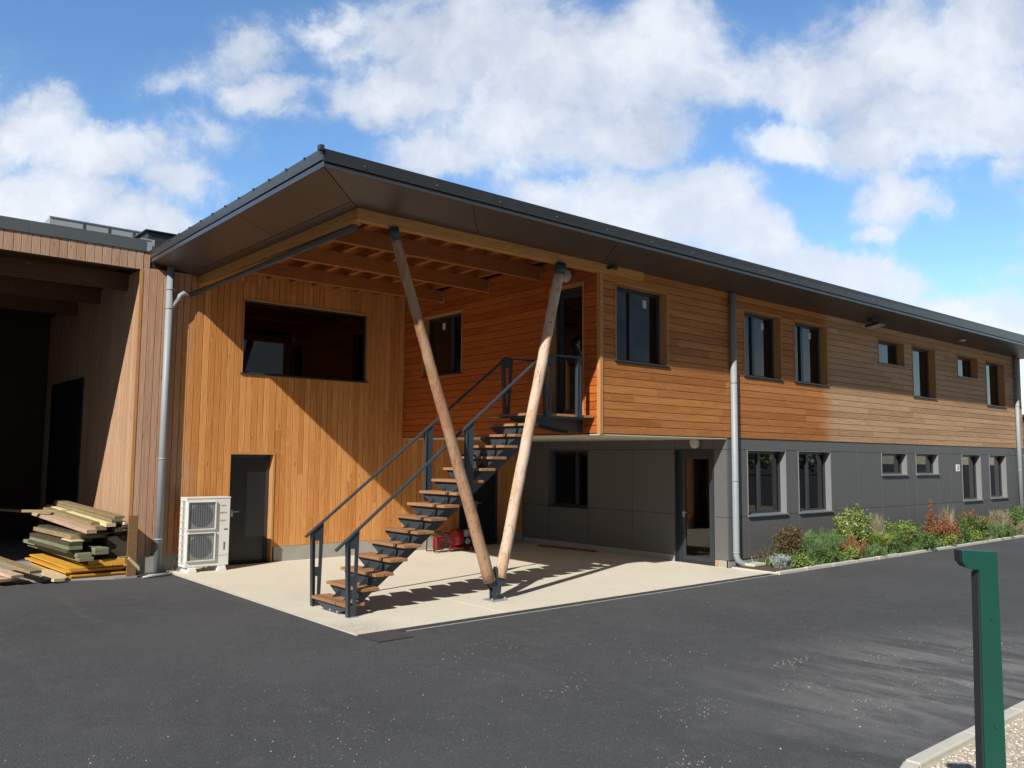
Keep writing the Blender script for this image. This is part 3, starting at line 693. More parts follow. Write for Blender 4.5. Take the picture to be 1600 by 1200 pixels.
# V shaped log columns on one steel foot
def log(name, p, q, r0, r1, n=26, seed=3, m='log'):
    random.seed(seed); p, q = Vector(p), Vector(q); pts = []; rd = []
    for i in range(n + 1):
        t = i / n; c = p.lerp(q, t); pts.append(c + Vector((random.uniform(-.004, .004), random.uniform(-.004, .004), 0))); rd.append((r0 + (r1 - r0) * t) * (1 + .02 * math.sin(t * 19 + seed)))
    return MB().tube(pts, rd, 28, True, .025).build(name, m, BLD)
log('log_column', (-2.49, -.05, .31), (-4.315, -.05, 5.36), .098, .068, seed=3, m='log_brown')
log('log_column', (-2.285, -.05, .345), (-1.045, -.05, 5.32), .090, .085, seed=8)
MB().tube([(-4.29, -.05, 5.30), (-4.345, -.05, 5.48)], .077, 20).build('column_collar', 'steel', BLD)
MB().tube([(-1.055, -.05, 5.28), (-1.01, -.05, 5.48)], .097, 20).build('column_collar', 'steel', BLD)
c = MB()
for yy in (-.10, -.012): c.prism([(-2.455, .034), (-2.315, .034), (-2.30, .20), (-2.205, .345), (-2.36, .345), (-2.385, .50), (-2.41, .31), (-2.57, .285), (-2.46, .20)], 'Y', yy, yy + .012)
c.prism([(-2.395, .034), (-2.375, .034), (-2.372, .52), (-2.392, .52)], 'Y', -.087, -.013)
c.tube([(-2.385, -.13, .11), (-2.385, .03, .11)], .024, 12)
c.box(-2.57, -2.40, -.11, .01, .285, .297).box(-2.37, -2.20, -.11, .01, .33, .342)
c.build('column_foot', 'steel', BLD, .003)
MB().box(-2.53, -2.23, -.17, .07, .0125, .034).tube([(-2.25, -.13, .03), (-2.25, -.13, .06)], .016, 8).tube([(-2.50, -.13, .03), (-2.50, -.13, .06)], .016, 8).build('foot_plate', 'galv', BLD, .003)

# downpipes ----------------------------------------------------------------
def pipe(pts, r, collars, name='downpipe'):
    o = MB().tube(pts, r, 18).build(name, 'zinc', BLD)
    for (p, q) in collars: MB().tube([p, q], r + .006, 18).build('pipe_collar', 'zinc', o)
    return o
x = 3.88; pipe([(x, -.085, 5.63), (x, -.085, .27), (x + .03, -.09, .17), (x + .12, -.13, .09), (x + .28, -.2, .05)], .066, [((x, -.085, z), (x, -.085, z + .03)) for z in (1.75, 3.75, .3)])
x = 19.72; pipe([(x, -.085, 5.63), (x, -.085, .05)], .066, [((x, -.085, z), (x, -.085, z + .03)) for z in (1.9, 4.0)])
x = -5.43; y = 6.20
pipe([(x, y, 5.80), (x, y, .02)], .068, [((x, y, z), (x, y, z + .03)) for z in (5.35, 4.98, 2.1, .6)])
gp = MB().tube([(-4.845, .15, 5.435), (-4.83, 5.75, 5.42), (-4.90, 6.05, 5.38), (-5.08, 6.18, 5.30)], .05, 18).build('gutter_pipe', 'shaded_pipe', BLD)
pipe([(-5.07, 6.17, 5.31), (-5.16, 6.2, 5.33), (-5.24, 6.2, 5.26), (-5.27, 6.2, 5.16)], .05, [], 'pipe_elbow')
pipe([(-5.27, 6.2, 5.17), (-5.43, 6.2, 4.98)], .055, [], 'pipe_branch')
# wall lamps, floodlights, sign ----------------------------------------------
def disc_lamp(p, n, label, r=.13):
    p = Vector(p); n = Vector(n); t = thing('wall_lamp', label, 'lamp', p, 'round wall lamps')
    MB().tube([p, p + n * .045], r * .95, 24).build('lamp_base', 'sill', t)
    q = [p + n * .046, p + n * .075, p + n * .10, p + n * .115]; MB().tube(q, [r, r * .97, r * .8, r * .45], 28).build('lamp_cover', 'lamp_white', t)
disc_lamp((QX, .76, 2.535), (-1, 0, 0), 'round white bulkhead lamp on grey panel above the glazed entrance door', .125)
disc_lamp((.0, .80, 5.56), (-1, 0, 0), 'round white lamp high up beside the top of the right log column', .13)
t = thing('security_camera', 'small black security camera on the end of the timber eaves beam', 'camera', (.2, -.06, 5.59))
MB().box(.12, .18, -.09, -.057, 5.56, 5.62).bar((.15, -.08, 5.59), (.2, -.12, 5.60), .02, .02).build('camera_bracket', 'black', t)
MB().tube([(.13, -.17, 5.59), (.31, -.11, 5.60)], .032, 12).build('camera_body', 'black', t)
def flood(x, lab):
    t = thing('floodlight', lab, 'light', (x, -.35, 5.6), 'lights under the eaves')
    MB().box(x - .04, x + .04, -.36, -.28, 5.62, 5.69).bar((x, -.32, 5.63), (x, -.42, 5.60), .03, .03).build('light_bracket', 'steel', t)
    MB().bar((x, -.25, 5.50), (x, -.62, 5.56), .34, .06).build('light_housing', 'frame', t, .008)
    MB().bar((x, -.27, 5.462), (x, -.60, 5.518), .28, .012).build('light_glass', 'lamp_white', t)
flood(9.35, 'black floodlight hanging below the dark eaves between third window and small square window')
t = tag(MB().tube([(14.4, -.5, 5.66), (14.4, -.5, 5.60)], .09, 16).build('ceiling_light', 'lamp_white'), 'small pale round light set in the soffit above the far small window', 'light')
t = thing('wall_sign', 'small white rectangular plate on grey panels left of the curtained windows', 'sign', (15.02, -.01, 2.0))
MB().box(14.90, 15.15, -.012, -.002, 1.90, 2.10).build('sign_plate', 'white_plastic', t)
MB().box(15.0, 15.05, -.015, -.0125, 1.94, 2.06).build('sign_print', 'text', t)

# ------------------------------------------------------------------ staircase
ST = thing('outdoor_staircase', 'straight open staircase with brown timber treads and blue grey steel rails', 'staircase', (-4.7, .55, 0))
SX, SG, SH, SA, SB = -4.86, .2305, .184, 1.13, .125
for k in range(16):
    x = SX + SG * k; z = SH * (k + 1)
    if k < 15:
        mb = MB(); mb.box(x, x + .145, SB, SA, z - .042, z); mb.box(x + .152, x + .297, SB, SA, z - .042, z)
        tr = mb.build('tread', 'tread', ST, .004)
        MB().box(x - .002, x + .299, .40, .415, z - .0435, z + .0015).build('tread_slit', 'black', tr)  # black strip drawn for the dark slit across the tread boards
        zb = z - SH + .0 if k else .02
        c = MB(); c.T = None
        c.prism([(SB + .04, z - .046), (SA - .04, z - .046), (SA - .04, z - .075), (.82, zb - (.03 if k else 0)), (.42, zb - (.03 if k else 0)), (SB + .04, z - .075)], 'X', x + .05, x + .058)
        c.box(x + .06, x + .25, SB + .05, SA - .05, z - .055, z - .046)
        c.build('tread_bracket', 'steel', ST)
sp = MB()
for y in (.46, .78):
    pts = [(SX + .06, .02), (SX + .34, .02)]
    x1 = SX + SG * 15.2; z1 = SH * 15.2
    sp = MB(); sp.prism([(SX + .06, .02), (SX + .30, .02), (x1 + .1, z1 - .30), (x1 + .1, z1 - .06), (x1 - .1, z1 - .06), (SX + .06, .12)], 'Y', y - .006, y + .006)
    sp.build('stringer', 'steel', ST)
c = MB()
c.hexa([(SX + .27, .47, .02), (SX + .29, .47, .02), (SX + .29, .77, .02), (SX + .27, .77, .02), (x1 + .08, .47, z1 - .30), (x1 + .10, .47, z1 - .30), (x1 + .10, .77, z1 - .30), (x1 + .08, .77, z1 - .30)])
c.build('stringer_web', 'steel', ST)
MB().box(SX + .03, SX + .4, .36, .88, .0125, .022).tube([(SX + .055, .45, .02), (SX + .055, .45, .05)], .014, 8).tube([(SX + .055, .66, .02), (SX + .055, .66, .05)], .014, 8).build('base_plate', 'galv', ST)
# landing
LZ = SH * 16; LX = SX + SG * 15
mb = MB(); y = SB
while y < SA + .2: mb.box(LX, -.016, y, y + .14, LZ - .042, LZ); y += .147
mb.build('landing_deck', 'tread', ST, .003)
c = MB()
for yy in (.42, .80): c.prism([(LX + .03, LZ - .07), (-.016, LZ - .07), (-.016, LZ - .30), (-.35, LZ - .28), (LX + .03, LZ - .12)], 'Y', yy, yy + .015)
c.box(LX + .04, -.02, .15, 1.15, LZ - .066, LZ - .048); c.build('landing_frame', 'steel', ST)
# rails
def plate_post(x, y, z0, z1, wb, wt, name='rail_post', slots=True, sl=0):
    """tapered flat post in the XZ plane with two long holes"""
    h = z1 - z0; T = .012; o = MB()
    def W_(z): return wb + (wt - wb) * (z - z0) / h
    def seg(za, zb, l, r, ts=0): # l,r: fraction of width, ts: slope of the top
        q = []
        for yy in (y - T, y + T): pass
        a, b_ = W_(za), W_(zb)
        xa0, xa1, xb0, xb1 = x + (l - .5) * a, x + (r - .5) * a, x + (l - .5) * b_, x + (r - .5) * b_
        o.hexa([(xa0, y - T, za), (xa1, y - T, za), (xa1, y + T, za), (xa0, y + T, za), (xb0, y - T, zb + (l - .5) * b_ * ts), (xb1, y - T, zb + (r - .5) * b_ * ts), (xb1, y + T, zb + (r - .5) * b_ * ts), (xb0, y + T, zb + (l - .5) * b_ * ts)])
    if slots:
        seg(z0, z0 + .14 * h, 0, 1); seg(z0 + .14 * h, z0 + .38 * h, 0, .37); seg(z0 + .14 * h, z0 + .38 * h, .63, 1)
        seg(z0 + .38 * h, z0 + .50 * h, 0, 1); seg(z0 + .50 * h, z0 + .84 * h, 0, .31); seg(z0 + .50 * h, z0 + .84 * h, .70, 1); seg(z0 + .84 * h, z1, 0, 1, sl)
    else: seg(z0, z1, 0, 1, sl)
    # flange on the edge
    o.hexa([(x - wb / 2 - .006, y - .035, z0), (x - wb / 2, y - .035, z0), (x - wb / 2, y + .035, z0), (x - wb / 2 - .006, y + .035, z0),
            *[(xx_, yy_, z1 - sl * wt / 2) for xx_, yy_ in ((x - wt / 2 - .006, y - .035), (x - wt / 2, y - .035), (x - wt / 2, y + .035), (x - wt / 2 - .006, y + .035))]])
    return o.build(name, 'steel', ST, .002)
YF, YN = 1.19, .095
def railz(x): return .945 + (x + 5.02) * .785
for y, dx in ((YF, 0.0), (YN, -.03)):
    plate_post(-4.76 + dx, y, .02, railz(-4.76 + dx) - .02, .13, .19, sl=.785)
    plate_post(-2.80 + (.0 if y > 0 else -.13), y, 1.48, railz(-2.8 + (.0 if y > 0 else -.13)) - .02, .145, .145, slots=False, sl=.785)
MB().bar((-4.95, YF, railz(-4.93)), (-1.17, YF, 3.955), .06, .03).bar((-1.17, YF, 3.955), (-.04, YF, 3.97), .06, .03).build('handrail', 'steel', ST, .006)
MB().bar((-5.05, YN, railz(-5.05)), (-1.30, YN, 3.90), .06, .03).bar((-1.30, YN, 3.915), (-.36, YN, 3.945), .06, .03).build('handrail', 'steel', ST, .006)
plate_post(-1.14, YF, 2.95, 3.94, .12, .26)
plate_post(-1.16, YN, 2.86, 3.90, .13, .24)
plate_post(-.43, YN, 2.90, 3.92, .11, .10)
for i in range(3): pass
MB().box(-4.86, -4.70, YN - .05, YN + .05, .0125, .022).build('post_plate', 'galv', ST)

# ------------------------------------------------------------------ workshop on the left
WS = thing('workshop_building', 'open fronted timber clad workshop with grey metal roof edge at far left', 'building', (-9, 9, 0))
mb = MB(); boards(mb, 'Y', LY - .006, -14, -5.905, 5.70, 6.05, .145, True, []); mb.build('front_band', 'band_boards', WS)
mb = MB(); boards(mb, 'X', -5.93, LY + .03, 14, .03, 5.72, .10, True, []); mb.build('side_boarding', 'inner_boards', WS)
mb = MB(); mb.box(-5.955, -5.90, LY - .008, LY + .028, .03, 5.70); mb.build('corner_trim', 'trim_wood', WS)
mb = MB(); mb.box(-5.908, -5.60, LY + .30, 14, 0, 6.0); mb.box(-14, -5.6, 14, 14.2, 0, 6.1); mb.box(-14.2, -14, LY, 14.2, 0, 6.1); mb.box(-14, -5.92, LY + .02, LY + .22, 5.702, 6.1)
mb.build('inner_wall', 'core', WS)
mb = MB(); x = -14
while x < -5.8: mb.box(x, min(x + 2.05, -5.78), LY - .03, LY + .02, 6.052, 6.275); x += 2.056
mb.build('parapet_flashing', 'flash_grey', WS, .004)
MB().box(-5.86, -5.775, LY - .04, LY + .06, 6.06, 6.24).box(-5.95, -5.70, LY + .07, LY + .1, 6.1, 6.32).build('rainwater_outlet', 'light_roof', WS)
MB().box(-14, -5.4, LY + .1, 14.2, 6.11, 6.16).build('flat_roof', 'flash_grey', WS)
up = MB().box(-7.02, -4.9, 9, 12, 6.165, 7.10).build('roof_upstand', 'light_roof', WS)
mb = MB(); 
for x in (-6.4, -5.9, -5.4): mb.box(x, x + .02, 8.975, 8.999, 6.2, 7.09)
mb.box(-7.04, -4.88, 8.975, 8.998, 7.102, 7.112); mb.build('upstand_seam', 'flash_grey', up)
MB().box(-5.80, -5.20, 6.5, 7.4, 6.165, 6.50).box(-5.86, -5.14, 6.44, 7.46, 6.502, 6.53).build('roof_gutter_end', 'roof', WS, .01)
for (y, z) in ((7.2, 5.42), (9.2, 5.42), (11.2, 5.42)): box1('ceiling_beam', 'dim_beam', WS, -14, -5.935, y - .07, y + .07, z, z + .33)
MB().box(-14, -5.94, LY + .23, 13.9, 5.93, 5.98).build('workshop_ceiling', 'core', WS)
MB().box(-5.97, -5.935, 10.2, 13.2, .05, 3.9).build('sliding_door', 'door_dark', WS)
MB().box(-9.5, -7.2, 13.9, 13.99, .05, 3.4).build('back_door', 'door_dark', WS)

# ------------------------------------------------------------------ heat pump
AC = thing('heat_pump', 'white outdoor unit with two stacked fans standing before the timber wall', 'heat pump', (-4.7, 5.8, 0))
x0, x1, y0, y1, z0, z1 = -5.12, -4.29, 5.68, 6.01, .11, 1.40
MB().box(x0, x1, y0, y1, z0, z1 - .03).box(x0 - .008, x1 + .008, y0 - .008, y1 + .008, z1 - .029, z1).build('casing', 'white_paint', AC, .008)
for zc in (1.06, .48):
    cx = -4.835; f = MB(); w, h = .27, .265
    for (a, b_, c_, d_) in ((-w, -w + .02, -h, h), (w - .02, w, -h, h), (-w + .02, w - .02, -h, -h + .02), (-w + .02, w - .02, h - .02, h)): f.box(cx + a, cx + b_, y0 - .035, y0 - .001, zc + c_, zc + d_)
    gf = f.build('fan_guard', 'white_paint', AC, .003)
    MB().box(cx - w + .02, cx + w - .02, y0 - .006, y0 - .001, zc - h + .02, zc + h - .02).build('guard_backing', 'grille', gf)
    MB().tube([(cx, y0 - .006, zc), (cx, y0 - .009, zc)], .215, 36).build('fan_disc', 'fan', gf)
    m = MB()
    for i in range(12): xx = cx - w + .035 + i * (2 * w - .07) / 11; m.box(xx - .0025, xx + .0025, y0 - .03, y0 - .024, zc - h + .02, zc + h - .02)
    m.build('guard_wires', 'sill', gf)
m = MB()
for i in range(9): z = .2 + i * .128; m.box(x0 - .012, x0 - .001, y0 + .05, y0 + .15, z, z + .105)
m.build('side_grille', 'grille', AC)
m = MB()
for i in range(10): z = .187 + i * .128; m.box(x0 - .018, x0 - .001, y0 + .03, y1 - .03, z, z + .012)
m.box(x0 - .018, x0 - .001, y0 + .16, y0 + .172, .19, 1.33); m.box(x0 - .018, x0 - .001, y0 + .035, y0 + .047, .19, 1.33); m.build('side_bars', 'white_paint', AC)
def text(s, size, loc, m, parent, name, rx=90, rz=0):
    cu = bpy.data.curves.new(name, 'FONT'); cu.body = s; cu.size = size; cu.align_x = 'CENTER'; cu.align_y = 'CENTER'; cu.extrude = .0008
    o = bpy.data.objects.new(name, cu); COL.objects.link(o); dg = bpy.context.evaluated_depsgraph_get(); dg.update()
    me = bpy.data.meshes.new_from_object(o.evaluated_get(dg)); bpy.data.objects.remove(o)
    R3 = Matrix.Translation(Vector(loc)) @ Matrix.Rotation(R_(rz), 4, 'Z') @ Matrix.Rotation(R_(rx), 4, 'X'); me.transform(R3)
    me.materials.clear(); me.materials.append(M[m]); o = bpy.data.objects.new(name, me); COL.objects.link(o)
    o.parent = parent; o.matrix_parent_inverse = Matrix.Translation(-parent.location); return o
text('INVERTER', .024, (-4.42, y0 - .002, 1.235), 'text', AC, 'printed_text')
text('FUJITSU', .04, (-4.42, y0 - .002, 1.10), 'text_red', AC, 'maker_lettering')
m = MB(); m.box(-4.50, -4.35, y0 - .003, y0 - .001, .958, .963); m.box(-4.47, -4.38, y0 - .003, y0 - .001, .94, .945); m.box(-4.40, -4.37, y0 - .003, y0 - .001, .40, .55); m.box(-4.40, -4.33, y0 - .004, y0 - .001, .775, .80)
m.build('printed_lines', 'text', AC)
MB().box(-4.55, x1 - .003, y0 - .003, y0 - .001, .298, .302).build('panel_seam', 'text', AC)
for xx in (-4.98, -4.42):
    m = MB(); m.prism([(xx - .09, .012), (xx + .09, .012), (xx + .065, .105), (xx - .065, .105)], 'Y', y0 - .03, y1 + .03); m.build('foot_block', 'white_plastic', AC, .008)
MB().tube([(-5.13, 6.02, .25), (-5.2, 6.0, .18), (-5.18, 5.98, .05)], .018, 8).tube([(-4.7, 5.85, .11), (-4.7, 5.85, .03)], .012, 8).build('pipework', 'black', AC)

# ------------------------------------------------------------------ machines behind the stairs
t = thing('wheeled_machine', 'red petrol engine machine on white hubbed wheels with upright red handle beside black doors', 'machine', (1.2, 5.7, 0))
m = MB(); m.tube([(.95, 5.62, .34), (.99, 5.62, .34), (1.15, 5.64, .34), (1.19, 5.64, .34)], [.10, .2, .2, .1], 20); m.build('red_drum', 'red', t, .01)
MB().box(.85, 1.62, 5.55, 5.85, .08, .12).build('chassis', 'red', t, .01)
MB().box(1.2, 1.5, 5.58, 5.8, .14, .38).build('engine_block', 'black', t, .02)
MB().tube([(1.34, 5.56, .24), (1.34, 5.5, .24)], .07, 14).tube([(1.30, 5.57, .43), (1.40, 5.56, .45)], .06, 10).box(1.25, 1.42, 5.54, 5.6, .34, .5).build('engine_parts', 'alu', t, .01)
for yy in (5.50, 5.88):
    w = MB().tube([(1.6, yy, .115), (1.6, yy + .05, .115)], .115, 20).build('wheel', 'black', t); MB().tube([(1.6, yy - .006, .115), (1.6, yy + .002, .115)], .075, 14).build('wheel_rim', 'white_plastic', w)
hp = [(1.5, 5.56, .12), (1.62, 5.6, .7), (1.64, 5.6, 1.0), (1.60, 5.6, 1.1), (1.50, 5.6, 1.14), (1.38, 5.6, 1.12)]
MB().tube(hp, .016, 10).tube([(p[0], p[1] + .26, p[2]) for p in hp], .016, 10).build('handle', 'red', t)
t = thing('framed_machine', 'small red box machine inside a black tube frame on the pavement', 'machine', (.62, 5.7, 0))
for yy in (5.55, 5.85):
    MB().tube([(.40, yy, .05), (.42, yy, .42), (.46, yy, .46), (.80, yy, .46), (.84, yy, .42), (.86, yy, .05), (.40, yy, .05)], .014, 8).build('tube_frame', 'black', t)
MB().box(.52, .76, 5.60, 5.80, .08, .36).build('red_body', 'red', t, .03); MB().box(.56, .70, 5.585, 5.6, .14, .28).build('vent_panel', 'black', t)

# loose boards and small things on the pavement
tag(MB().hexa([(3.36, 5.32, .014), (3.48, 5.36, .014), (3.66, 3.60, .014), (3.54, 3.56, .014), (3.36, 5.32, .045), (3.48, 5.36, .045), (3.66, 3.60, .045), (3.54, 3.56, .045)]).build('timber_board', 'l_brown'), 'reddish brown board lying on the pavement along the grey wall', 'board')
tag(MB().box(4.0, 4.42, -.42, -.14, .046, .11).build('splash_slab', 'kerb', bevel=.02), 'pale concrete slab at the foot of the middle downpipe', 'slab')
m = MB(); 
t = thing('drain_grate', 'square black iron drain grate in the asphalt at the corner of the pale pavement', 'drain grate', (-5.03, -1.18, 0))
gx0, gx1, gy0, gy1 = -5.27, -4.78, -1.42, -.93
MB().box(gx0, gx1, gy0, gy1, .0045, .006).build('grate_pit_shade', 'dark', t)  # flat black sheet standing for the shade below the bars
m = MB()
for i in range(10): x = gx0 + .01 + i * (gx1 - gx0 - .03) / 9; m.box(x, x + .02, gy0, gy1, .0065, .016)
for i in range(8): y = gy0 + .01 + i * (gy1 - gy0 - .03) / 7; m.box(gx0, gx1, y, y + .012, .0062, .0145)
m.build('grate_bars', plain('cast_iron', (.085, .075, .08), .6, .2), t)

# ------------------------------------------------------------------ timber pile in front of the workshop
def plank(x, yf, z, w, th, L, m, label, name='timber_plank', yaw=0, pitch=0, grp='timber planks piled by the workshop'):
    mb = MB(); mb.T = Matrix.Translation((x, yf, z)) @ Matrix.Rotation(R_(yaw), 4, 'Z') @ Matrix.Rotation(R_(pitch), 4, 'X')
    mb.box(0, w, 0, L, 0, th); return tag(mb.build(name, m, bevel=.003), label, 'plank', grp)
P_ = plank
# bearers and yellow shuttering panels
P_(-6.98, 6.02, .035, .93, .027, 2.7, 'l_yellow', 'lowest yellow shuttering panel on the ground under the pile', 'shuttering_panel', 2)
P_(-6.94, 5.99, .065, .90, .027, 2.75, 'l_yellow', 'second yellow shuttering panel from the ground', 'shuttering_panel', 1)
P_(-7.02, 6.04, .125, .97, .027, 2.7, 'l_yellow', 'yellow shuttering panel in the middle, resting on a thin bearer', 'shuttering_panel', 3)
P_(-6.95, 6.0, .155, .90, .027, 2.72, 'l_yellow', 'yellow shuttering panel second from the top of its stack', 'shuttering_panel', 1.5)
P_(-6.97, 6.02, .186, .93, .027, 2.7, 'l_yellow', 'broad sunlit yellow shuttering panel on top of its stack', 'shuttering_panel', 2.5)
P_(-6.72, 5.95, .217, .66, .03, 2.6, 'l_yellow', 'narrow orange yellow panel lying on the wide yellow panels', 'shuttering_panel', 0)
P_(-6.66, 5.98, .25, .60, .08, .1, 'l_yellow', 'short orange yellow crosspiece under the green boards', 'timber_bearer')
P_(-6.86, 5.84, .335, .24, .065, 3.4, 'l_green', 'lower grey green treated board jutting out over the yellow panels', yaw=3)
P_(-6.88, 5.90, .405, .24, .065, 3.4, 'l_green', 'upper grey green board of the long sunlit pair', yaw=4)
P_(-6.60, 5.90, .43, .23, .055, 2.2, 'l_green', 'grey green board in the right pair, lower one', yaw=3)
P_(-6.60, 5.90, .49, .23, .055, 2.2, 'l_green', 'grey green board in the right pair, upper one', yaw=3)
P_(-7.02, 6.02, .475, .22, .05, 2.4, 'l_dark', 'dark board between the green boards', yaw=4)
P_(-7.0, 5.98, .53, .22, .065, 2.4, 'l_green', 'light green board second from top of the left short stack', yaw=4)
P_(-7.0, 5.98, .60, .22, .06, 2.4, 'l_dark', 'dark topped board on the left short stack', yaw=4)
P_(-6.95, 6.02, .665, .20, .02, .6, 'l_pale', 'short pale offcut on top of the left short stack', 'timber_offcut', 4)
P_(-6.70, 6.5, .60, .20, .07, 2.2, 'l_green', 'grey green board under the leaning upper stack', yaw=3)
P_(-6.95, 7.6, .66, .55, .09, .12, 'l_pink', 'pinkish bearer under the upper stack', 'timber_bearer')
for q, (x, yf, z, w, th_, L, m_, lab, yaw) in enumerate([
    (-6.74, 5.95, .80, .17, .07, 3.0, 'l_pink', 'pale pinkish plank on the left edge of the upper stack', 6),
    (-6.58, 6.05, .84, .20, .075, 3.1, 'l_grey', 'weathered grey plank next to the pale pinkish one', 6),
    (-6.42, 5.98, .90, .17, .07, 3.2, 'l_cream', 'cream yellow sunlit plank in the upper stack', 6),
    (-6.25, 6.02, .80, .16, .08, 2.8, 'l_dark', 'dark plank tucked under the cream yellow plank', 5),
    (-6.33, 5.98, .985, .19, .05, 3.1, 'l_grey', 'flat grey plank lying highest but one in the upper stack', 6),
    (-6.28, 6.0, 1.04, .18, .045, 3.0, 'l_grey', 'topmost grey plank of the whole pile', 7),
    (-6.52, 6.3, .76, .5, .03, 2.4, 'l_dark', 'wide dark board under the upper stack', 5),
    (-6.60, 6.25, .925, .14, .05, 2.6, 'l_grey', 'thin brown grey plank between the pinkish and cream planks', 6)]):
    P_(x, yf, z, w, th_, L, m_, lab, yaw=yaw, pitch=3.2)
P_(-6.34, 6.14, .30, .34, .42, 1.6, 'l_dark', 'added dark block for the shaded gap in the middle of the pile behind the green boards', 'stack_filler')  # filler block; the shade of the gap is put into its dark colour
P_(-6.92, 6.25, .69, .62, .07, 2.3, 'l_grey', 'row of grey brown boards in the gap between the lower and the upper stack', 'stack_filler', 4)
P_(-6.80, 6.12, .755, .5, .045, 2.4, 'l_dark', 'dark boards directly below the pale pinkish plank', 'stack_filler', 5)
P_(-6.12, 5.95, .93, .16, .045, .5, 'l_pale', 'short pale offcut at the right end of the pile', 'timber_offcut', 12)
P_(-6.16, 5.9, .88, .22, .045, .6, 'l_dark', 'short dark offcut below the pale one at the right end', 'timber_offcut', -6)
P_(-6.10, 5.92, .83, .18, .045, .5, 'l_grey', 'short grey offcut lowest at the right end of the pile', 'timber_offcut', 4)
P_(-7.62, 5.75, .20, .19, .05, 1.9, 'l_grey', 'grey plank sloping on the ground left of the yellow panels', yaw=14, pitch=4)
P_(-7.86, 5.9, .13, .2, .05, 1.7, 'l_pink', 'pinkish plank beside the grey one near the left edge', yaw=16, pitch=3)
P_(-8.02, 5.95, .075, .3, .05, 1.5, 'l_pink', 'wider pinkish plank under the others at the left edge', yaw=17, pitch=1)
P_(-8.35, 6.0, .05, .3, .05, 1.5, 'l_pale', 'pale plank farthest to the left on the ground', yaw=20, pitch=1)
P_(-7.35, 6.05, .05, .35, .03, 1.2, 'l_pale', 'pale scrap board on the ground between grey plank and yellow panels', 'timber_offcut', -8)
P_(-7.25, 5.78, .035, .18, .05, .12, 'l_pale', 'small pale block at the edge of the asphalt', 'timber_offcut', 10)
for i, (x, yy, z, yaw, lab) in enumerate([(-6.15, 7.6, 1.05, 50, 'long thin lath reaching back into the dark workshop'), (-7.9, 8.6, .98, 70, 'brown lath poking out at the upper left of the pile'), (-6.95, 8.7, 1.0, 20, 'dark olive lath behind the upper stack')]):
    P_(x, yy, z, .06, .05, 1.5, 'l_grey', lab, 'timber_lath', yaw)
P_(-6.25, 5.8, .36, .025, .02, .35, 'l_pale', 'thin pale stick lying crosswise on the yellow stack', 'timber_stick', -70)
P_(-6.15, 5.78, .22, .02, .02, .25, 'l_pale', 'thin pale stick below at the right end', 'timber_stick', -85)
tag(MB().box(-6.10, -5.94, 5.76, 5.80, .03, 1.10).build('timber_post', lum('post_wood', (.20, .11, .045), (.27, .16, .07)), bevel=.003), 'upright brown board standing at the right end of the timber pile', 'post')
tag(MB().hexa([(-6.1, 5.70, .34), (-6.08, 5.70, .38), (-5.90, 5.70, .20), (-5.90, 5.70, .12), (-6.1, 5.74, .34), (-6.08, 5.74, .38), (-5.90, 5.74, .20), (-5.90, 5.74, .12)]).build('timber_brace', 'l_pale'), 'small slanting pale brace at the foot of the upright board', 'brace')
for i in range(3): tag(MB().tube([(-5.9 + i * .07, 5.50 + .08 * i, .03), (-5.4 + .04 * i, 5.62 + .05 * i, .03)], .02, 8).build('metal_tube', 'galv'), ('front', 'middle', 'rear')[i] + ' short galvanised tube on the ground between the pile and the heat pump', 'tube', 'tubes on the ground')
# dim clutter inside the workshop
t = thing('workbench', 'dark workbench in the gloom of the workshop', 'workbench', (-9, 11, 0))
MB().box(-9.8, -8.0, 10.6, 11.4, .85, .92).build('bench_top', 'l_dark', t)
for (x, y) in ((-9.7, 10.7), (-8.1, 10.7), (-9.7, 11.3), (-8.1, 11.3)): MB().box(x - .05, x + .05, y - .05, y + .05, .03, .85).build('leg', 'l_dark', t)

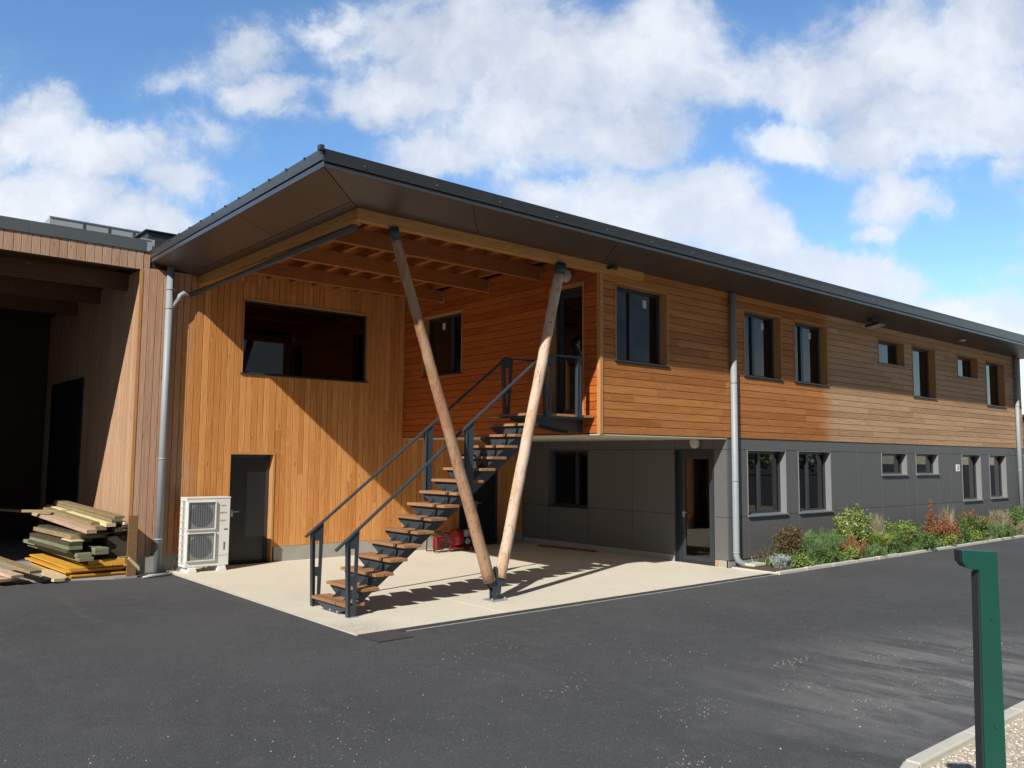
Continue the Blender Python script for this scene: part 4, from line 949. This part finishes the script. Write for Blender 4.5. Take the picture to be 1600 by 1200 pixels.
# ------------------------------------------------------------------ planting bed
def leaf(mb, c, d, L, w, up=None):
    d = Vector(d).normalized(); c = Vector(c); s = d.cross(Vector((random.gauss(0, 1), random.gauss(0, 1), random.gauss(0, 1)))).normalized() * w
    mb.add([c, c + d * L * .5 + s, c + d * L, c + d * L * .5 - s], [(0, 1, 2, 3)])
def rdir(zmin=-.2):
    while True:
        v = Vector((random.uniform(-1, 1), random.uniform(-1, 1), random.uniform(zmin, 1)))
        if .05 < v.length < 1: return v.normalized()
def bush(name, label, cat, x, y, h, r, m, n, L=.05, w=.014, stems=14, top=None, tops=0, kind='leafy', grp=None):
    r *= 1.22; h *= 1.06; n = int(n * 1.35)
    t = thing(name, label, cat, (x, y, .045), grp); sm = MB(); lf = MB(); tp = MB()
    tips = []
    for i in range(stems):
        a = random.random() * 6.28; q = r * random.random() ** .5
        b = (x + .25 * q * math.cos(a), y + .25 * q * math.sin(a) * .8, .04)
        hh = h * random.uniform(.45, 1.05) * (1 - .3 * (q / r) ** 2)
        e = Vector((x + q * math.cos(a), y + q * math.sin(a) * .75, hh)); mid = Vector(b).lerp(e, .5) + Vector((0, 0, .08 * h))
        sm.tube([b, mid, e], [.005, .004, .002], 5, False); tips.append((Vector(b), mid, e))
    if kind == 'leafy':
        for i in range(n):
            b, mid, e = random.choice(tips); t_ = random.random() ** .7; p = b.lerp(mid, t_ * 2) if t_ < .5 else mid.lerp(e, t_ * 2 - 1)
            p = p + rdir(-1) * r * random.uniform(.02, .22); p.z = max(p.z, .05); leaf(lf, p, rdir(-.3), L * random.uniform(.6, 1.3), w * random.uniform(.6, 1.3))
    elif kind == 'feather':
        for i in range(n):
            b, mid, e = random.choice(tips); t_ = random.random(); p = b.lerp(mid, t_ * 2) if t_ < .5 else mid.lerp(e, t_ * 2 - 1)
            d = (rdir(0) + (e - b).normalized() * .9); leaf(lf, p + rdir(-1) * .04, d, L * random.uniform(.7, 1.5), w)
    elif kind == 'grass':
        for i in range(n):
            a = random.random() * 6.28; q = r * random.random(); hh = h * random.uniform(.5, 1)
            p0 = Vector((x + random.gauss(0, .05), y + random.gauss(0, .04), .04)); p2 = Vector((x + q * math.cos(a), y + q * math.sin(a) * .7, hh)); p1 = p0.lerp(p2, .55) + Vector((0, 0, .12 * h))
            s = Vector((random.gauss(0, 1), random.gauss(0, 1), 0)).normalized() * w
            lf.add([p0 - s, p0 + s, p1 + s, p2, p1 - s], [(0, 1, 2, 4), (4, 2, 3)])
    sm.build('stems', 'stem', t); lf.build('foliage', m, t)
    if tops:
        for i in range(tops):
            b, mid, e = random.choice(tips); p = e + Vector((random.gauss(0, .03), random.gauss(0, .03), random.uniform(-.05, .05)))
            for k in range(9): leaf(tp, p + rdir(-1) * .018, rdir(-.2), .028, .010)
        tp.build('flowers', top, t)
    return t
random.seed(21)
G = 'plants in the bed along the grey wall'
PL = [
 ('twiggy_shrub', 'thin bare dark twiggy shrub nearest the downpipe', 'shrub', 4.55, -.30, .50, .28, 'leaf_brown', 160, .03, .008, 22, None, 0, 'leafy'),
 ('silver_shrub', 'low silver grey feathery clump at the near corner of the bed', 'shrub', 4.33, -.80, .30, .20, 'leaf_silver', 1100, .05, .006, 20, None, 0, 'feather'),
 ('brown_shrub', 'brownish green bush below the first lower window', 'shrub', 5.05, -.55, .86, .36, 'leaf_brown', 2400, .05, .015, 26, None, 0, 'leafy'),
 ('ground_cover', 'low green leafy tuft at the foot of the brown bush', 'plant', 4.75, -.80, .34, .28, 'leaf_green', 900, .05, .016, 14, None, 0, 'leafy'),
 ('feathery_plant', 'fresh green feathery clump right of the brown bush', 'plant', 5.55, -.72, .62, .36, 'leaf_feather', 3000, .07, .0045, 30, None, 0, 'feather'),
 ('feathery_plant', 'taller feathery green clump below the second lower window', 'plant', 6.35, -.62, .68, .42, 'leaf_feather', 3400, .08, .0045, 34, 'leaf_dry', 6, 'feather'),
 ('rusty_grass', 'reddish brown haze of fine grass below the blank panels', 'grass', 7.35, -.70, .50, .40, 'leaf_rust', 3000, .06, .004, 30, None, 0, 'feather'),
 ('white_flowered_shrub', 'tall yellow green bush with small white flowers at its top', 'shrub', 8.05, -.40, 1.10, .42, 'leaf_bright', 2600, .06, .018, 26, 'petal_white', 9, 'leafy'),
 ('grass_clump', 'tan green grass in front of the white flowered bush', 'grass', 8.45, -.80, .55, .40, 'leaf_bright', 700, .05, .007, 4, None, 0, 'grass'),
 ('tall_grass', 'upright brown grass stalks beside the white flowered bush', 'grass', 9.0, -.5, .95, .22, 'leaf_dry', 160, .05, .005, 4, None, 0, 'grass'),
 ('red_flowered_plant', 'leafy plant with a few red flower heads under the first small window', 'plant', 9.45, -.80, .55, .34, 'leaf_green', 1500, .05, .016, 18, 'petal_red', 9, 'leafy'),
 ('yellow_green_shrub', 'bright yellow green bush under the first small window', 'shrub', 10.15, -.55, .74, .38, 'leaf_bright', 2000, .06, .017, 22, None, 0, 'leafy'),
 ('low_shrub', 'low mixed green mound by the kerb, in front of the yellow green bush', 'shrub', 10.3, -.88, .40, .44, 'leaf_green', 1500, .05, .015, 16, None, 0, 'leafy'),
 ('spire_plant', 'narrow rusty spire rising highest in the bed', 'plant', 11.55, -.70, 1.28, .12, 'leaf_rust', 1000, .04, .012, 8, None, 0, 'leafy'),
 ('rusty_shrub', 'orange brown bush around the foot of the rusty spire', 'shrub', 12.0, -.75, .78, .48, 'leaf_rust', 2400, .055, .015, 26, None, 0, 'leafy'),
 ('green_shrub', 'dark green rounded bush in front of the orange brown one', 'shrub', 12.9, -.85, .56, .45, 'leaf_green', 1900, .055, .016, 20, None, 0, 'leafy'),
 ('plume_grass', 'grass with pale feathery plumes behind the bushes', 'grass', 13.1, -.45, 1.05, .34, 'leaf_dry', 90, .05, .007, 4, None, 0, 'grass'),
 ('red_topped_plant', 'bush topped with a mass of orange red flowers', 'plant', 14.1, -.68, .78, .50, 'leaf_green', 2000, .055, .016, 26, 'petal_red', 90, 'leafy'),
 ('green_shrub', 'green bush by the kerb right of the orange red flowers', 'shrub', 14.9, -.85, .58, .42, 'leaf_feather', 2000, .07, .006, 24, None, 0, 'feather'),
 ('dry_grass', 'dry straw coloured grass below the curtained windows', 'grass', 16.1, -.70, .80, .42, 'leaf_dry', 500, .05, .006, 4, None, 0, 'grass'),
 ('dark_leaved_shrub', 'dark leaved bush under the last lower window', 'shrub', 17.0, -.55, .95, .46, 'leaf_green', 1700, .06, .018, 22, None, 0, 'leafy'),
 ('feathery_plant', 'pale green feathery clump under the last lower window', 'plant', 18.2, -.70, .82, .48, 'leaf_feather', 1700, .08, .006, 22, None, 0, 'feather'),
 ('dry_grass', 'tall pale grass at the foot of the far downpipe', 'grass', 19.3, -.55, 1.05, .42, 'leaf_dry', 420, .05, .008, 4, None, 0, 'grass'),
 ('green_shrub', 'green bush past the far downpipe at the edge of view', 'shrub', 20.3, -.70, .85, .5, 'leaf_green', 1300, .06, .018, 18, None, 0, 'leafy'),
]
for q in PL: bush(*q, grp=G)
FILL = [(4.85, -.92, .26, .22, 'leaf_bright'), (5.3, -.30, .62, .3, 'leaf_brown'), (5.95, -.9, .36, .3, 'leaf_green'), (6.8, -.35, .62, .34, 'leaf_feather'), (6.9, -.9, .34, .3, 'leaf_bright'),
 (7.6, -.3, .6, .3, 'leaf_green'), (7.9, -.92, .34, .3, 'leaf_feather'), (8.8, -.35, .6, .3, 'leaf_bright'), (9.0, -.9, .42, .3, 'leaf_green'), (9.9, -.25, .75, .3, 'leaf_feather'),
 (10.9, -.4, .75, .36, 'leaf_green'), (11.0, -.88, .42, .34, 'leaf_green'), (11.7, -.95, .36, .3, 'leaf_bright'), (12.6, -.4, .75, .36, 'leaf_brown'), (13.6, -.9, .44, .34, 'leaf_bright'),
 (14.5, -.35, .72, .36, 'leaf_brown'), (15.4, -.6, .66, .4, 'leaf_dry'), (15.6, -.95, .4, .3, 'leaf_green'), (16.6, -.95, .45, .34, 'leaf_dry'), (17.6, -.85, .6, .4, 'leaf_bright'), (18.7, -.35, .8, .4, 'leaf_brown'), (19.0, -.95, .5, .35, 'leaf_green')]
TONE = {'leaf_bright': 'yellow green', 'leaf_brown': 'dull brownish', 'leaf_green': 'mid green', 'leaf_feather': 'soft feathery green', 'leaf_rust': 'reddish', 'leaf_dry': 'straw coloured'}
WHERE = ['in front of the brown bush', 'behind the first feathery clump', 'at the kerb between the two feathery clumps', 'against the wall behind the taller feathery clump', 'at the kerb just left of the reddish haze',
 'against the wall left of the white flowered bush', 'at the kerb before the white flowered bush', 'against the wall behind the brown stalks', 'at the kerb below the brown stalks', 'against the wall under the first small window',
 'between the first small window and the spire', 'at the kerb right of the low mixed mound', 'at the kerb at the foot of the spire', 'against the wall under the second small window', 'at the kerb left of the orange red flowers',
 'against the wall behind the orange red flowers', 'midway under the first curtained window', 'at the kerb under the first curtained window', 'at the kerb before the dry grass', 'below the last lower window by the kerb', 'against the wall left of the far downpipe', 'at the kerb left of the far downpipe']
for (x_, y_, h_, r_, m_), wh in zip(FILL, WHERE):
    ft = m_ in ('leaf_feather', 'leaf_dry') or random.random() < .3
    bush('wild_plant', 'loose ' + TONE[m_] + ' wild plant ' + wh, 'plant', x_, y_, h_, r_, m_, int(1100 if x_ < 12 else 800), .065 if ft else .048, .005 if ft else .014, 26, None, 0, 'feather' if ft else 'leafy', grp=G)
mb = MB()
for i in range(9000):
    x = random.uniform(4.3, 21.5); y = random.uniform(-1.04, -.08); d_ = rdir(.35); d_.z += .4; leaf(mb, (x, y, .045), d_, random.uniform(.05, .30) * random.random() ** .5, random.uniform(.004, .012))
for i in range(2600):
    x = random.uniform(4.6, 21.0); y = random.uniform(-1.0, -.1); h_ = random.uniform(.15, .55) * (1.3 if y > -.6 else .8); dx = random.gauss(0, .12); dy = random.gauss(0, .08); w_ = .003
    mb.add([(x - w_, y, .04), (x + w_, y, .04), (x + dx * .5 + w_, y + dy * .5, .04 + h_ * .7), (x + dx, y + dy, .04 + h_), (x + dx * .5 - w_, y + dy * .5, .04 + h_ * .7)], [(0, 1, 2, 4), (4, 2, 3)])
o = mb.build('ground_cover_leaves', 'leaf_feather'); o['kind'] = 'stuff'; o['label'] = 'low weeds and ground cover between the plants of the bed'; o['category'] = 'ground cover'

# ------------------------------------------------------------------ green metal post near the camera
t = thing('green_post', 'dark green metal post with a hooked top standing in the gravel nearest the viewer', 'post', (-6.2, -8.43, 0))
ax = Vector((AX_R.x, AX_R.y, 0)).normalized(); ay = Vector((-ax.y, ax.x, 0))
O = Vector((-6.235, -8.43, 0))
def GP(u, d, z): p = O + ax * u + ay * d; return (p.x, p.y, z)
def gprism(mb, pts, d0, d1): 
    n = len(pts); mb.add([GP(p[0], d0, p[1]) for p in pts] + [GP(p[0], d1, p[1]) for p in pts],
        [tuple(range(n))[::-1], tuple(range(n, 2 * n))] + [(i, (i + 1) % n, n + (i + 1) % n, n + i) for i in range(n)])
m = MB(); gprism(m, [(-.026, .0), (.086, .0), (.086, 1.765), (-.084, 1.772), (-.082, 1.715), (-.067, 1.692), (-.040, 1.682), (-.002, 1.678)], -.035, .035)
m.build('post_body', 'green', t, .003)
m = MB(); gprism(m, [(-.036, .0), (-.0268, .0), (-.0028, 1.665), (-.009, 1.665)], -.028, .03); m.build('post_edge_strip', plain('dark_edge', (.022, .028, .028), .6), t)  # narrow dark strip down the left edge of the post
m = MB(); gprism(m, [(-.0885, 1.716), (-.0845, 1.716), (-.0865, 1.768), (-.0905, 1.768)], -.028, .028); m.build('hook_slot', 'black', t)
m = MB()
for z_ in (1.45, .95): c_ = Vector(GP(.042, -.036, z_)); m.tube([c_, c_ - ay * .005], .007, 10)
m.build('rivet', 'green', t)

# ------------------------------------------------------------------ buildings beyond
t = thing('neighbouring_building', 'grey and white building glimpsed beyond the far corner at the right edge', 'building', (42, 10, 0))
MB().box(36, 50, 0, 22, 0, 2.6).build('lower_wall', 'white_plastic', t)
MB().box(35.9, 50.1, -.1, 22.1, 2.61, 3.3).build('band', 'frame', t); MB().box(36, 50, 0, 22, 3.31, 4.4).build('upper_wall', 'flash_grey', t)
MB().box(35.7, 50.3, -.3, 22.3, 4.41, 4.55).build('roof', 'roof', t)

random.seed(5)
mb = MB()
for k in range(46):
    cx = -14 + k * 2.6 + random.uniform(-1, 1); cy = -58 + random.uniform(-3, 3); hh = random.uniform(4.0, 8.5); rr = random.uniform(1.8, 3.2)
    for i in range(190):
        v = rdir(-1); p = Vector((cx, cy, hh * .55)) + Vector((v.x * rr, v.y * rr, v.z * hh * .48)) * random.uniform(.55, 1.05); p.z = max(p.z, .1)
        leaf(mb, p, rdir(-1), random.uniform(.5, .9), .28)
o = mb.build('distant_tree_line', 'leaf_green'); o['kind'] = 'stuff'; o['label'] = 'row of trees across the yard, mirrored in the window panes'; o['category'] = 'trees'
